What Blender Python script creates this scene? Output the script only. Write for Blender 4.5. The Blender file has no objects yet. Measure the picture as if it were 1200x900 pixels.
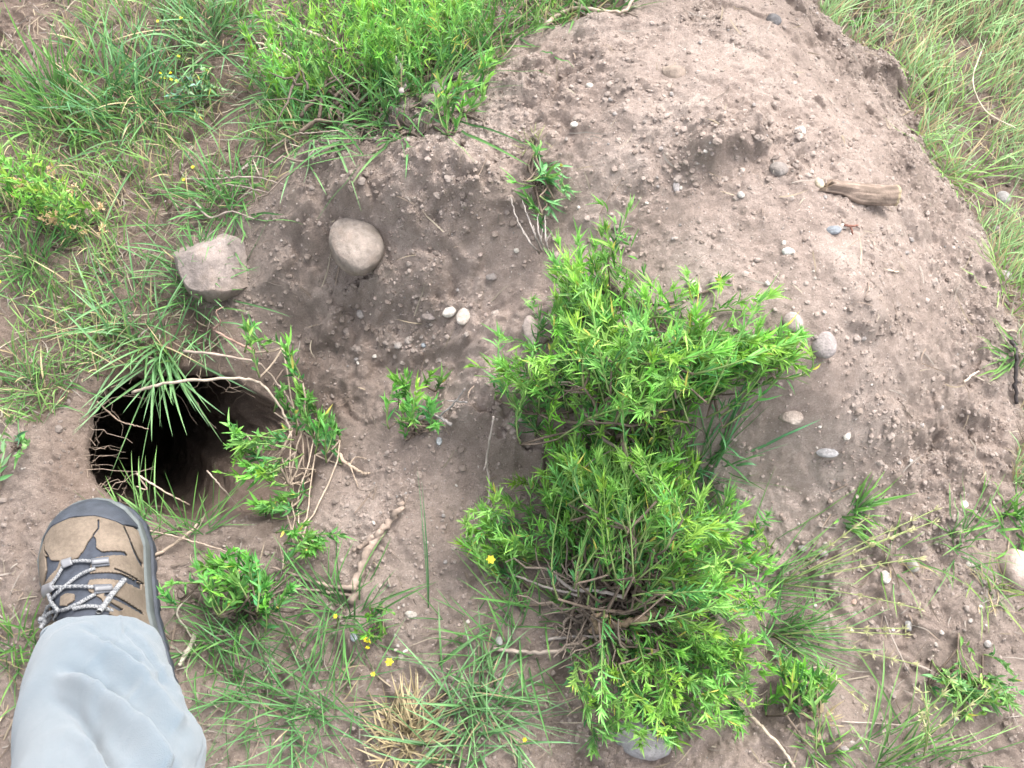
import bpy, math
import numpy as np
from mathutils import Vector

S = bpy.context.scene
# ------------------------------------------------------------------ camera, sky, sun, exposure
TH = math.radians(25.0)
CH = 1.22
HF = math.radians(50.0)
cd = bpy.data.cameras.new('camera')
cam = bpy.data.objects.new('camera', cd)
S.collection.objects.link(cam)
cam.location = (0, 0, CH)
cam.rotation_euler = (TH, 0, 0)
cd.sensor_fit = 'HORIZONTAL'
cd.angle_x = HF
cd.clip_start = 0.01
cd.clip_end = 200
S.camera = cam

SUN_EL, SUN_AZ = math.radians(58), math.radians(40)   # azimuth measured from +Y towards +X
W = bpy.data.worlds.new('World')
S.world = W
W.use_nodes = True
wn, wl = W.node_tree.nodes, W.node_tree.links
wn.clear()
sky = wn.new('ShaderNodeTexSky')
sky.sky_type = 'NISHITA'
sky.sun_disc = False
sky.sun_elevation = SUN_EL
sky.sun_rotation = SUN_AZ
sky.dust_density = 4.0
hs = wn.new('ShaderNodeHueSaturation')
hs.inputs['Saturation'].default_value = 0.28
bg = wn.new('ShaderNodeBackground')
bg.inputs['Strength'].default_value = 0.15
wo = wn.new('ShaderNodeOutputWorld')
wl.new(sky.outputs[0], hs.inputs['Color'])
wl.new(hs.outputs[0], bg.inputs[0])
wl.new(bg.outputs[0], wo.inputs[0])
sd = bpy.data.lights.new('sun', 'SUN')
sd.energy = 1.15
sd.angle = math.radians(38)
sd.color = (1.0, 0.96, 0.90)
sun = bpy.data.objects.new('sun', sd)
S.collection.objects.link(sun)
sdir = Vector((math.sin(SUN_AZ) * math.cos(SUN_EL), math.cos(SUN_AZ) * math.cos(SUN_EL), math.sin(SUN_EL)))
sun.rotation_euler = sdir.to_track_quat('Z', 'Y').to_euler()
S.view_settings.view_transform = 'Standard'
S.view_settings.look = 'None'
S.view_settings.gamma = 1.0
S.view_settings.use_curve_mapping = False
S.view_settings.exposure = 2.02
S.render.engine = 'CYCLES'
S.cycles.max_bounces = 8

# ------------------------------------------------------------------ numpy helpers
rng = np.random.default_rng(7)
FPX = 600.0 / math.tan(HF / 2)
sT, cT = math.sin(TH), math.cos(TH)

def raydir(px, py):
    px = np.asarray(px, float); py = np.asarray(py, float)
    a = (px - 600) / FPX; b = (450 - py) / FPX
    return np.stack([a, sT + b * cT, -cT + b * sT], -1)

def at(px, py, z=0.0):
    """the point at height z that a sight line through (px, py) of the 1200x900 photograph meets"""
    d = raydir(px, py)
    t = (z - CH) / d[..., 2]
    return np.stack([d[..., 0] * t, d[..., 1] * t, np.broadcast_to(z, t.shape) + 0 * t], -1)

def proj(P):
    x, y, z = P[..., 0], P[..., 1], P[..., 2] - CH
    dep = y * sT - z * cT
    up = y * cT + z * sT
    return 600 + FPX * x / dep, 450 - FPX * up / dep

def hash2(i, j, s):
    with np.errstate(over='ignore'):
        h = (i.astype(np.int64) * 374761393 + j.astype(np.int64) * 668265263 + s * 1442695041) & 0xffffffff
        h = ((h ^ (h >> 13)) * 1274126177) & 0xffffffff
        h = ((h ^ (h >> 16)) * 2246822519) & 0xffffffff
        h = h ^ (h >> 15)
    return (h & 0xffffff) / float(0xffffff)

def vnoise(x, y, scale, seed=0):
    x = x / scale + 1000.3; y = y / scale + 1000.7
    i = np.floor(x); j = np.floor(y)
    fx = x - i; fy = y - j
    fx = fx * fx * fx * (fx * (fx * 6 - 15) + 10); fy = fy * fy * fy * (fy * (fy * 6 - 15) + 10)
    i = i.astype(np.int64); j = j.astype(np.int64)
    a = hash2(i, j, seed); b = hash2(i + 1, j, seed); c = hash2(i, j + 1, seed); d = hash2(i + 1, j + 1, seed)
    return (a + (b - a) * fx + (c - a) * fy + (a - b - c + d) * fx * fy) * 2 - 1

def fbm(x, y, scale, octv=4, seed=0, gain=0.5):
    r = 0; a = 1.0
    for k in range(octv):
        ca, sa = math.cos(0.6 + k * 1.3), math.sin(0.6 + k * 1.3)
        r = r + a * vnoise(x * ca - y * sa, x * sa + y * ca, scale / 2 ** k, seed + 17 * k)
        a *= gain
    return r

def lumps(x, y, cell, seed, density=0.5, hemi=True):
    """rounded crumbs: height of the tallest random hemisphere covering the point, in units of the cell"""
    X = x / cell + 500; Y = y / cell + 500
    i0 = np.floor(X).astype(np.int64); j0 = np.floor(Y).astype(np.int64)
    out = np.zeros_like(X)
    for di in (-1, 0, 1):
        for dj in (-1, 0, 1):
            i = i0 + di; j = j0 + dj
            cx = i + hash2(i, j, seed); cy = j + hash2(i, j, seed + 1)
            r = 0.25 + 0.5 * hash2(i, j, seed + 2) ** 1.5
            on = hash2(i, j, seed + 3) < density
            e = 0.6 + 0.8 * hash2(i, j, seed + 4)
            d2 = ((X - cx) ** 2 * e + (Y - cy) ** 2 / e) / (r * r)
            h = np.where(on & (d2 < 1), r * np.sqrt(np.clip(1 - d2, 0, 1)), 0)
            out = np.maximum(out, h)
    return out

def smooth(e0, e1, v):
    t = np.clip((v - e0) / (e1 - e0), 0, 1)
    return t * t * (3 - 2 * t)

def inpoly(x, y, poly):
    poly = np.asarray(poly, float); n = len(poly)
    r = np.zeros(np.shape(x), bool)
    for k in range(n):
        x0, y0 = poly[k]; x1, y1 = poly[(k + 1) % n]
        if y0 == y1: continue
        c = ((y0 > y) != (y1 > y)) & (x < (x1 - x0) * (y - y0) / (y1 - y0) + x0)
        r ^= c
    return r

def polydist(x, y, poly, closed=True):
    poly = np.asarray(poly, float); n = len(poly)
    d = np.full(np.shape(x), 1e9)
    for k in range(n if closed else n - 1):
        ax, ay = poly[k]; bx, by = poly[(k + 1) % n]
        vx, vy = bx - ax, by - ay
        t = np.clip(((x - ax) * vx + (y - ay) * vy) / (vx * vx + vy * vy + 1e-12), 0, 1)
        d = np.minimum(d, np.hypot(x - ax - t * vx, y - ay - t * vy))
    return d

def sdf(x, y, poly):
    d = polydist(x, y, poly)
    return np.where(inpoly(x, y, poly), d, -d)

def closed_spline(P, n):
    P = np.asarray(P, float); m = len(P)
    u = np.linspace(0, m, n, endpoint=False); i = u.astype(int); f = (u - i)[:, None]
    p0, p1, p2, p3 = P[(i - 1) % m], P[i % m], P[(i + 1) % m], P[(i + 2) % m]
    return 0.5 * (2 * p1 + (p2 - p0) * f + (2 * p0 - 5 * p1 + 4 * p2 - p3) * f ** 2 + (3 * p1 - p0 - 3 * p2 + p3) * f ** 3)

def open_spline(P, n):
    P = np.asarray(P, float); m = len(P)
    Q = np.vstack([2 * P[0] - P[1], P, 2 * P[-1] - P[-2]])
    u = np.linspace(0, m - 1, n); i = np.minimum(u.astype(int), m - 2); f = (u - i)[:, None]
    p0, p1, p2, p3 = Q[i], Q[i + 1], Q[i + 2], Q[i + 3]
    return 0.5 * (2 * p1 + (p2 - p0) * f + (2 * p0 - 5 * p1 + 4 * p2 - p3) * f ** 2 + (3 * p1 - p0 - 3 * p2 + p3) * f ** 3)

def unit(v):
    return v / np.maximum(np.linalg.norm(v, axis=-1, keepdims=True), 1e-9)

# ------------------------------------------------------------------ the lie of the land
CP = [  # px, py, height (m)
 (0,0,.00),(200,0,.01),(400,0,.03),(560,-40,.06),(0,150,.0),(150,120,.0),(300,100,.02),(0,300,.0),(150,300,.0),(0,450,.0),(60,560,.0),
 (700,-60,.08),(900,-60,.10),(1100,-60,.0),(1300,-60,.0),(-150,-60,.0),(-150,300,.0),(-150,600,.0),(-150,900,.0),
 (400,120,.05),(480,120,.10),(560,90,.13),(640,30,.14),(760,10,.16),(860,10,.15),(930,10,.12),
 (220,285,.015),(300,250,.05),(350,205,.08),(430,180,.108),(520,170,.138),(600,170,.155),(560,215,.152),(640,220,.15),(480,215,.132),(400,225,.105),
 (330,270,.05),(360,300,.05),(460,275,.092),(420,300,.062),(540,260,.125),(620,280,.125),
 (340,350,.005),(380,390,-.02),(440,340,.038),(430,400,.0),(500,340,.078),(560,310,.10),(500,430,.02),(560,390,.09),(620,370,.12),
 (700,100,.17),(700,200,.17),(720,300,.16),(800,60,.19),(800,150,.20),(800,250,.20),(860,350,.195),(950,80,.15),(950,180,.20),(900,240,.21),(1000,120,.12),(1010,230,.19),
 (970,330,.205),(940,440,.185),(1030,400,.17),(1030,520,.11),(1080,300,.14),(1110,400,.10),(1130,500,.05),(1080,200,.11),
 (1000,20,.04),(1060,90,.015),(1090,170,.01),(1135,240,.01),(1185,310,.0),(1210,420,.0),(1220,540,.0),
 (1150,60,-.01),(1180,180,-.01),(1280,300,-.01),(1300,500,-.01),(1300,750,0),
 (940,560,.09),(1050,600,.04),(1150,620,.01),(930,680,.03),(1050,720,.01),(1180,740,.0),(900,850,.0),(1100,870,.0),(1000,960,.0),
 (110,440,.0),(100,520,-.005),(120,600,-.01),(230,425,-.02),(330,430,-.035),(360,480,-.04),(365,540,-.035),(300,600,-.03),(210,612,-.02),
 (420,470,-.005),(440,540,.0),(480,500,.035),(540,480,.075),(600,460,.105),(680,420,.13),(740,470,.14),(820,440,.17),(850,520,.12),
 (480,560,.02),(560,540,.035),(640,560,.05),(720,560,.08),(800,600,.07),(420,600,.0),(500,650,.005),(600,650,.01),(700,680,.025),(820,720,.02),
 (200,660,.0),(280,640,-.015),(350,700,.0),(450,720,.0),(230,760,-.01),(20,620,.0),(60,760,.0),(0,870,.0),(250,860,.0),(400,860,.0),(600,820,.0),(750,850,.0),(600,960,.0),(300,960,.0),(0,960,.0),
]
CPa = np.array(CP, float)
CPa[:, 2] += np.maximum(CPa[:, 2] - .06, 0) * .45
cpw = np.stack([at(a, b, z) for a, b, z in CPa])[:, :2]
far = np.array([(math.cos(a) * r, 0.6 + math.sin(a) * r) for r in (2.2, 4.0) for a in np.linspace(0, 2 * math.pi, 14, endpoint=False)])
cxy = np.vstack([cpw, far]); cz = np.concatenate([CPa[:, 2], np.zeros(len(far))])
def _k(r2): return np.where(r2 > 0, r2 * np.log(np.maximum(r2, 1e-12)), 0)
n_ = len(cxy)
D2 = ((cxy[:, None] - cxy[None]) ** 2).sum(-1)
A = np.zeros((n_ + 3, n_ + 3)); A[:n_, :n_] = _k(D2) + np.eye(n_) * 0.0012
A[:n_, n_] = 1; A[:n_, n_ + 1:] = cxy; A[n_, :n_] = 1; A[n_ + 1:, :n_] = cxy.T
rw = np.linalg.solve(A, np.concatenate([cz, np.zeros(3)]))
def smooth_height(x, y):
    x = np.asarray(x, float); y = np.asarray(y, float)
    r = rw[n_] + rw[n_ + 1] * x + rw[n_ + 2] * y
    for k in range(n_):
        r = r + rw[k] * _k((x - cxy[k, 0]) ** 2 + (y - cxy[k, 1]) ** 2)
    fall = 1 - smooth(1.6, 3.0, np.hypot(x, y - 0.6))
    return r * fall

def gp(lst, z=None):   # photograph polygon -> ground plan, at height z or on the smooth ground
    L = np.array(lst, float); px, py = L[:, 0], L[:, 1]
    if z is not None: return at(px, py, z)[:, :2]
    zz = np.full(len(L), .06)
    for _ in range(14):
        p = at(px, py, zz); zz = .5 * zz + .5 * smooth_height(p[:, 0], p[:, 1])
    return at(px, py, zz)[:, :2]

HOLE = closed_spline(gp([(106,472),(102,520),(118,572),(160,598),(225,604),(280,588),(328,565),(350,522),(345,478),(312,447),(255,430),(200,428),(142,442)], -.02), 240)
_hc = HOLE.mean(0); _ha = np.arange(240) / 240 * 2 * math.pi
HOLE = _hc + (HOLE - _hc) * (1 + .035 * vnoise(np.cos(_ha) * 3, np.sin(_ha) * 3, .8, 2) + .022 * vnoise(np.cos(_ha) * 3, np.sin(_ha) * 3, .25, 3))[:, None]
TURF_L = gp([(-200,-120),(745,-120),(735,8),(660,25),(600,45),(575,88),(500,118),(470,140),(400,158),(345,190),(300,245),(215,280),(225,345),(262,375),(262,410),(200,428),(135,440),(90,440),(60,490),(-200,500)])
TURF_R = gp([(945,-120),(965,15),(1035,55),(1068,95),(1075,160),(1110,215),(1160,285),(1172,370),(1195,430),(1190,560),(1400,700),(1700,-120)])
MOUND = gp([(985,20),(1040,75),(1068,130),(1075,165),(1110,220),(1160,290),(1185,400),(1200,520),(1130,600),(960,650),(900,400),(700,300),(700,60),(900,0)], 0.0)

BUMPS = [ # px,py,z, radius m, height m : clods and hummocks that can be told apart
 (850,165,.20,.034,.030),(880,150,.20,.026,.02),(825,180,.20,.02,.015),(945,165,.20,.016,.018),(908,190,.2,.018,.010),(970,160,.2,.010,.010),
 (1035,70,.03,.022,.022),(1050,95,.02,.02,.02),(470,205,.13,.035,.018),(420,235,.1,.03,.015),(520,200,.15,.03,.014),(560,235,.14,.03,.012),
 (385,385,.0,.018,.014),(440,350,.03,.022,.014),(455,335,.04,.015,.012),(400,360,.0,.02,.012),(345,330,.02,.03,.016),(370,345,.01,.02,.012),(330,300,.04,.03,.01),
 (370,270,.06,.022,.016),(355,245,.07,.02,.012),(1190,390,.0,.014,.012),(1020,370,.17,.02,.010),(1045,500,.12,.02,.009),(1060,515,.1,.012,.010),
 (500,505,.04,.02,.015),(545,478,.07,.03,.02),(580,485,.09,.03,.014),(300,615,-.02,.03,.016),(265,625,-.02,.02,.012),
 (1110,600,.02,.02,.008),(1065,625,.03,.012,.012),(1075,612,.03,.010,.010),(1058,618,.03,.008,.009),(700,25,.15,.03,.012),(760,15,.16,.03,.01),
 (980,50,.09,.02,.010),(905,60,.16,.03,.008),(1000,330,.19,.03,.008),(1090,350,.12,.025,.008),(730,130,.18,.03,.007),(650,100,.16,.03,.009),
]
SCARPS = [ # pixel line (higher ground on its left as one walks along it), height, fade, m
 ([(575,212),(560,232),(520,246),(480,262),(440,262),(400,250),(372,262)], .10, .010, .05),
 ([(640,232),(610,250),(585,248),(560,232)], .12, .006, .04),
 ([(452,330),(425,345),(408,372),(385,398),(355,408)], .0, .009, .045),
 ([(520,370),(480,352),(455,362),(440,395),(405,402)], .02, .006, .03),
 ([(375,262),(352,285),(345,318),(320,350),(280,352)], .03, .007, .04),
 ([(640,575),(625,520),(590,492),(545,482),(505,512)], .06, -.014, .04),
 ([(905,170),(880,188),(850,192),(828,204),(800,196)], .19, .014, .04),
 ([(950,170),(940,190),(925,180)], .19, .008, .02),
 ([(430,140),(470,150),(520,130),(560,100),(600,52)], .10, -.010, .03),
 ([(1070,100),(1050,105),(1030,85),(1000,80)], .03, .012, .03),
 ([(1100,520),(1060,500),(1020,510)], .09, .006, .03),
 ([(1010,640),(1060,628),(1100,630)], .02, .005, .03),
 ([(1050,380),(1020,392),(985,384)], .18, .007, .03),
 ([(700,120),(740,112),(780,120)], .18, -.006, .03),
]
def scarps(x, y):
    z = np.zeros_like(x)
    wx = x + .010 * fbm(x, y, .03, 3, 201); wy = y + .010 * fbm(x, y, .03, 3, 203)
    for pts, zz, h, fade in SCARPS:
        P = gp(pts); lo = P.min(0) - 3 * fade; hi = P.max(0) + 3 * fade
        m = (x > lo[0]) & (x < hi[0]) & (y > lo[1]) & (y < hi[1])
        X, Y = wx[m], wy[m]; best = np.full(X.shape, 1e9); sg = np.zeros(X.shape); along = np.zeros(X.shape)
        n = len(P)
        for k in range(n - 1):
            ax, ay = P[k]; vx, vy = P[k + 1] - P[k]; l2 = vx * vx + vy * vy
            t = np.clip(((X - ax) * vx + (Y - ay) * vy) / l2, 0, 1)
            d = np.hypot(X - ax - t * vx, Y - ay - t * vy); c = vx * (Y - ay) - vy * (X - ax)
            b = d < best; best = np.where(b, d, best); sg = np.where(b, np.sign(c), sg); along = np.where(b, (k + t) / (n - 1), along)
        sd_ = best * sg * (-1 if False else 1); ends = smooth(0, .2, along) * smooth(1, .8, along)
        sd_ = -sd_ if h > 0 else sd_; a = abs(h)
        z[m] += ends * a * smooth(-.004, .005, sd_) * np.exp(-np.maximum(sd_, 0) / fade) - ends * a * .35 * smooth(.004, -.003, sd_) * np.exp(np.minimum(sd_, 0) / .02)
    return z
def detail(x, y):
    z = scarps(x, y) + 0.010 * fbm(x, y, .16, 3, 3) + 0.0035 * fbm(x, y, .05, 3, 11)
    for a, b, zz, r, h in BUMPS:
        c = gp([(a, b)])[0]
        dx, dy = x - c[0], y - c[1]
        m = (np.abs(dx) < 2.5 * r) & (np.abs(dy) < 2.5 * r)
        w = np.hypot(dx, dy) * (1 + .35 * vnoise(x, y, r * .8, 91))
        z = z + np.where(m, .75 * h * np.exp(-(w / r) ** 3.0), 0)
    rough = smooth(-.35, .45, fbm(x, y, .11, 3, 41))
    clod = smooth(-.1, .6, fbm(x, y, .2, 3, 57))
    z = z + .010 * clod * np.maximum(fbm(x, y, .035, 3, 5), -.3) * .55
    z = z + rough * (.016 * .30 * lumps(x, y, .017, 100, .25) + .009 * .5 * lumps(x, y, .009, 120, .35))
    z = z + (.35 + .65 * rough) * .0055 * .6 * lumps(x, y, .0055, 140, .5)
    # heaps of broken clods on the ridge, in the trench and down the flank
    cm = np.zeros_like(x)
    for poly, a in (([(330,200),(470,150),(600,60),(700,20),(700,120),(640,250),(520,270),(420,300),(330,300)], 1.0), ([(320,300),(470,300),(560,350),(470,420),(420,470),(360,430)], .9),
                    ([(930,0),(1060,70),(1110,200),(1200,310),(1210,560),(1130,640),(1000,640),(1040,480),(1100,400),(1050,250),(980,120)], .8), ([(770,110),(960,100),(990,200),(880,220),(780,210)], .7),
                    ([(930,560),(1160,560),(1190,760),(960,740)], .5), ([(420,460),(640,440),(640,590),(470,620)], .35), ([(-100,500),(90,450),(100,600),(300,620),(560,580),(560,780),(700,860),(1200,800),(1200,1000),(-100,1000)], .42)):
        cm = np.maximum(cm, a * smooth(-.03, .03, sdf(x, y, gp(poly)) + .02 * fbm(x, y, .05, 2, 301)))
    wx = x + .008 * fbm(x, y, .02, 3, 311); wy = y + .008 * fbm(x, y, .02, 3, 313)
    k1 = lumps(wx, wy, .034, 321, .55); k2 = lumps(wx, wy, .019, 331, .6); k3 = lumps(wx, wy, .011, 341, .6)
    brk = fbm(x, y, .012, 3, 351, .6)
    z = z + cm * (.034 * .50 * k1 + .019 * .50 * k2 * (.4 + k1) + .011 * .45 * k3 + .0022 * brk)
    # little gullies and slumps down the steep side of the heap
    grit = .35 + .65 * smooth(-.5, .5, fbm(x, y, .09, 3, 241))
    z = z + grit * (.0056 * fbm(x, y, .026, 4, 71, .62) * (.5 + .7 * clod) + .0022 * np.abs(fbm(x, y, .009, 2, 75)))
    z = z - .010 * clod * smooth(.55, .95, 1 - np.abs(fbm(x, y, .09, 2, 83)) * 1.8)
    return z
def rim(x, y):      # rounded lip round the burrow mouth
    d = sdf(x, y, HOLE)
    side = smooth(.02, .10, x - HOLE[:, 0].mean())
    return -(0.014 + .030 * side) * smooth(-.030 - .035 * side, .004, d) ** 2 - 0.012 * smooth(-.002, .006, d), d

def axis(lo, hi, step, reach, grow):
    core = list(np.arange(lo, hi + step / 2, step))
    a = [lo]; s = step
    while a[-1] > -reach: s *= grow; a.append(a[-1] - s)
    b = [core[-1]]; s = step
    while b[-1] < reach: s *= grow; b.append(b[-1] + s)
    return np.array(a[:0:-1] + core + b[1:])
STEP = 0.0024
gx = axis(-.86, .90, STEP, 25, 1.09); gy = axis(.02, 1.34, STEP, 25, 1.09)
GX, GY = np.meshgrid(gx, gy)
def raster_height():
    # the smooth part on a coarse raster, bilinear up (cheap), plus detail
    cx = np.arange(-3.2, 3.21, .02); cy = np.arange(-2.6, 3.81, .02)
    CX, CY = np.meshgrid(cx, cy); Z = smooth_height(CX, CY)
    fx = np.clip((GX + 3.2) / .02, 0, len(cx) - 1.001); fy = np.clip((GY + 2.6) / .02, 0, len(cy) - 1.001)
    i = fx.astype(int); j = fy.astype(int); fx -= i; fy -= j
    # catmull-ish smooth bilinear
    return Z[j, i] * (1 - fx) * (1 - fy) + Z[j, i + 1] * fx * (1 - fy) + Z[j + 1, i] * (1 - fx) * fy + Z[j + 1, i + 1] * fx * fy
GZ = raster_height() + detail(GX, GY) * (1 - .5 * smooth(1.2, 3, np.hypot(GX, GY - .6)))
turf_w = np.maximum(smooth(-.012, .02, sdf(GX + .01 * vnoise(GX, GY, .03, 5), GY + .01 * vnoise(GX, GY, .03, 6), TURF_L)),
                    smooth(-.012, .02, sdf(GX + .01 * vnoise(GX, GY, .03, 5), GY + .01 * vnoise(GX, GY, .03, 6), TURF_R)))
turf_w = np.maximum(turf_w, smooth(1.3, 1.8, np.hypot(GX, GY - .6)))
# the spoil lies ON the turf: a small step down where it ends
GZ = GZ - .012 * smooth(.0, 1., turf_w)
rz, HD = rim(GX, GY)
GZ = GZ + rz
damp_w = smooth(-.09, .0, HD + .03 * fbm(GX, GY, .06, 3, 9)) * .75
_tr = gp([(300,430),(400,300),(520,200),(620,180),(600,240),(540,330),(430,430),(360,600),(560,600),(600,500),(540,480)])
damp_w = np.maximum(damp_w, .06 * smooth(-.05, .03, sdf(GX, GY, _tr) + .05 * fbm(GX, GY, .08, 3, 29)))
_cc = gp([(900, 260)])[0]; dry_lit_w = smooth(.62, .12, np.hypot(GX - _cc[0], (GY - _cc[1])) + .14 * fbm(GX, GY, .15, 4, 31))  # pale dust plus strong light on the heap, painted as one zone

def hq(x, y):
    """height of the ground at a point"""
    x = np.asarray(x, float); y = np.asarray(y, float)
    i = np.clip(np.searchsorted(gx, x) - 1, 0, len(gx) - 2); j = np.clip(np.searchsorted(gy, y) - 1, 0, len(gy) - 2)
    fx = np.clip((x - gx[i]) / (gx[i + 1] - gx[i]), 0, 1); fy = np.clip((y - gy[j]) / (gy[j + 1] - gy[j]), 0, 1)
    z = GZ[j, i] * (1 - fx) * (1 - fy) + GZ[j, i + 1] * fx * (1 - fy) + GZ[j + 1, i] * (1 - fx) * fy + GZ[j + 1, i + 1] * fx * fy
    return np.where(HD[j, i] > 0, -.6, z)

def on(px, py):
    """where the sight line through a pixel of the photograph meets the ground"""
    px = np.asarray(px, float); py = np.asarray(py, float)
    hit = np.full(px.shape, -.03); done = np.zeros(px.shape, bool); prev = .34
    def above(z):
        p = at(px, py, z); h = hq(p[..., 0], p[..., 1]); return z - np.where(h < -.3, -.03, h)
    for z in np.arange(.34, -.12, -.006):
        b_ = (above(z) < 0) & ~done
        hit = np.where(b_, z + .003, hit); done |= b_
    lo, hi = hit - .0045, hit + .0045
    for _ in range(8):
        m = .5 * (lo + hi); p = at(px, py, m); h = hq(p[..., 0], p[..., 1]); h = np.where(h < -.3, -.03, h)
        lo = np.where(m > h, lo, m); hi = np.where(m > h, m, hi)
    return at(px, py, .5 * (lo + hi))

# ------------------------------------------------------------------ materials
def newmat(name):
    m = bpy.data.materials.new(name); m.use_nodes = True
    n = m.node_tree.nodes; l = m.node_tree.links
    return m, n, l, n['Principled BSDF']
def node(n, t, **k):
    o = n.new(t)
    for a, b in k.items():
        if a in o.inputs: o.inputs[a].default_value = b
        else: setattr(o, a, b)
    return o
def ramp(n, l, src, stops):
    r = n.new('ShaderNodeValToRGB')
    e = r.color_ramp.elements
    while len(e) < len(stops): e.new(.5)
    for q, (p, c) in zip(e, stops): q.position = p; q.color = (*c, 1) if len(c) == 3 else c
    l.new(src, r.inputs[0]); return r
def mixc(n, l, f, a, b, mode='MIX'):
    m = n.new('ShaderNodeMix'); m.data_type = 'RGBA'; m.blend_type = mode
    for s, v in ((m.inputs[0], f), (m.inputs[6], a), (m.inputs[7], b)):
        if isinstance(v, bpy.types.NodeSocket): l.new(v, s)
        else: s.default_value = v if isinstance(v, (int, float)) else (*v, 1)
    return m.outputs[2]
def bump(n, l, h, dist, strength=1.0, prev=None):
    b = n.new('ShaderNodeBump'); b.inputs['Distance'].default_value = dist; b.inputs['Strength'].default_value = strength
    l.new(h, b.inputs['Height'])
    if prev: l.new(prev, b.inputs['Normal'])
    return b.outputs[0]

def soil_material():
    m, n, l, p = newmat('soil')
    co = n.new('ShaderNodeNewGeometry').outputs['Position']
    def noi(scale, det=4, rough=.6):
        t = node(n, 'ShaderNodeTexNoise', Scale=scale, Detail=det, Roughness=rough); l.new(co, t.inputs['Vector']); return t.outputs[0]
    big = ramp(n, l, noi(9, 5), [(.30, (.235, .190, .165)), (.52, (.280, .230, .202)), (.72, (.335, .283, .252))])
    mid = ramp(n, l, noi(70, 5, .7), [(.3, (.74, .72, .70)), (.7, (1.16, 1.15, 1.14))])
    c = mixc(n, l, .85, big.outputs[0], mid.outputs[0], 'MULTIPLY')
    fine = ramp(n, l, noi(520, 3, .7), [(.3, (.72, .70, .68)), (.72, (1.24, 1.23, 1.22))])
    c = mixc(n, l, .8, c, fine.outputs[0], 'MULTIPLY')
    # pale mineral grains in the earth
    vo = node(n, 'ShaderNodeTexVoronoi', Scale=420); l.new(co, vo.inputs['Vector'])
    sp = ramp(n, l, vo.outputs['Distance'], [(.16, (1, 1, 1)), (.26, (0, 0, 0))])
    pick = n.new('ShaderNodeSeparateColor'); l.new(vo.outputs['Color'], pick.inputs[0])
    gt = node(n, 'ShaderNodeMath', operation='GREATER_THAN'); gt.inputs[1].default_value = .80; l.new(pick.outputs[0], gt.inputs[0])
    mu = node(n, 'ShaderNodeMath', operation='MULTIPLY'); l.new(sp.outputs[0], mu.inputs[0]); l.new(gt.outputs[0], mu.inputs[1])
    grain = ramp(n, l, pick.outputs[1], [(0, (.50, .42, .37)), (.6, (.33, .27, .25)), (1, (.62, .58, .52))])
    c = mixc(n, l, mu.outputs[0], c, grain.outputs[0])
    at_ = n.new('ShaderNodeAttribute'); at_.attribute_name = 'zone'
    sep = n.new('ShaderNodeSeparateColor'); l.new(at_.outputs['Color'], sep.inputs[0])
    hum = mixc(n, l, 1.0, c, (.76, .72, .69), 'MULTIPLY')
    c = mixc(n, l, sep.outputs[0], c, hum)
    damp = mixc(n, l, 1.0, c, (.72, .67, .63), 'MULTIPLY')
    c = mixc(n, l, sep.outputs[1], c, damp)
    dry = mixc(n, l, 1.0, c, (1.40, 1.40, 1.42), 'MULTIPLY')  # dusty soil and the heap's bright light, both put into the colour
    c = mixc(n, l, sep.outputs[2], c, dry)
    l.new(c, p.inputs['Base Color'])
    p.inputs['Roughness'].default_value = .95
    p.inputs['Specular IOR Level'].default_value = .15
    b0 = bump(n, l, noi(55, 10, .72), .012, .8)
    b1 = bump(n, l, noi(230, 6, .8), .0045, .9, b0)
    b2 = bump(n, l, noi(750, 3, .75), .0018, .9, b1)
    b3 = bump(n, l, sp.outputs[0], .0008, .5, b2)
    l.new(b3, p.inputs['Normal'])
    return m
SOIL = soil_material()

def attr_mat(name, rough=.6, trans=0.0, spec=.3, noise=None, bumps=()):
    m, n, l, p = newmat(name)
    a = n.new('ShaderNodeAttribute'); a.attribute_name = 'col'
    c = a.outputs['Color']
    tc = n.new('ShaderNodeTexCoord').outputs['Object']
    for sc, lo, hi in (noise or ()):
        t = node(n, 'ShaderNodeTexNoise', Scale=sc, Detail=5, Roughness=.65); l.new(tc, t.inputs['Vector'])
        r = ramp(n, l, t.outputs[0], [(.3, (lo, lo, lo * .98)), (.7, (hi, hi, hi))])
        c = mixc(n, l, 1.0, c, r.outputs[0], 'MULTIPLY')
    pr = None
    for sc, d in bumps:
        t = node(n, 'ShaderNodeTexNoise', Scale=sc, Detail=5, Roughness=.7); l.new(tc, t.inputs['Vector'])
        pr = bump(n, l, t.outputs[0], d, .8, pr)
    if pr: l.new(pr, p.inputs['Normal'])
    l.new(c, p.inputs['Base Color'])
    p.inputs['Roughness'].default_value = rough
    p.inputs['Specular IOR Level'].default_value = spec
    if trans:
        tr = n.new('ShaderNodeBsdfTranslucent'); l.new(c, tr.inputs['Color'])
        mx = n.new('ShaderNodeMixShader'); mx.inputs[0].default_value = trans
        l.new(p.outputs[0], mx.inputs[1]); l.new(tr.outputs[0], mx.inputs[2])
        l.new(mx.outputs[0], n['Material Output'].inputs[0])
    return m
LEAF = attr_mat('leaf', .55, .33, .25)
GRASS = attr_mat('grass_blade', .45, .30, .35)
STRAW = attr_mat('straw', .7, .15, .2, [(50, .6, 1.0)])
WOOD = attr_mat('bark', .85, 0, .15, [(60, .48, .98)], [(220, .002)])
STONE = attr_mat('stone', .85, 0, .2, [(28, .58, .96), (160, .78, 1.12), (600, .85, 1.12)], [(90, .003), (420, .0012)])
CRUMB = attr_mat('soil_crumb', .95, 0, .1, [(300, .8, 1.2)], [(500, .0008)])
PETAL = attr_mat('petal', .6, .3, .2)

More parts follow.
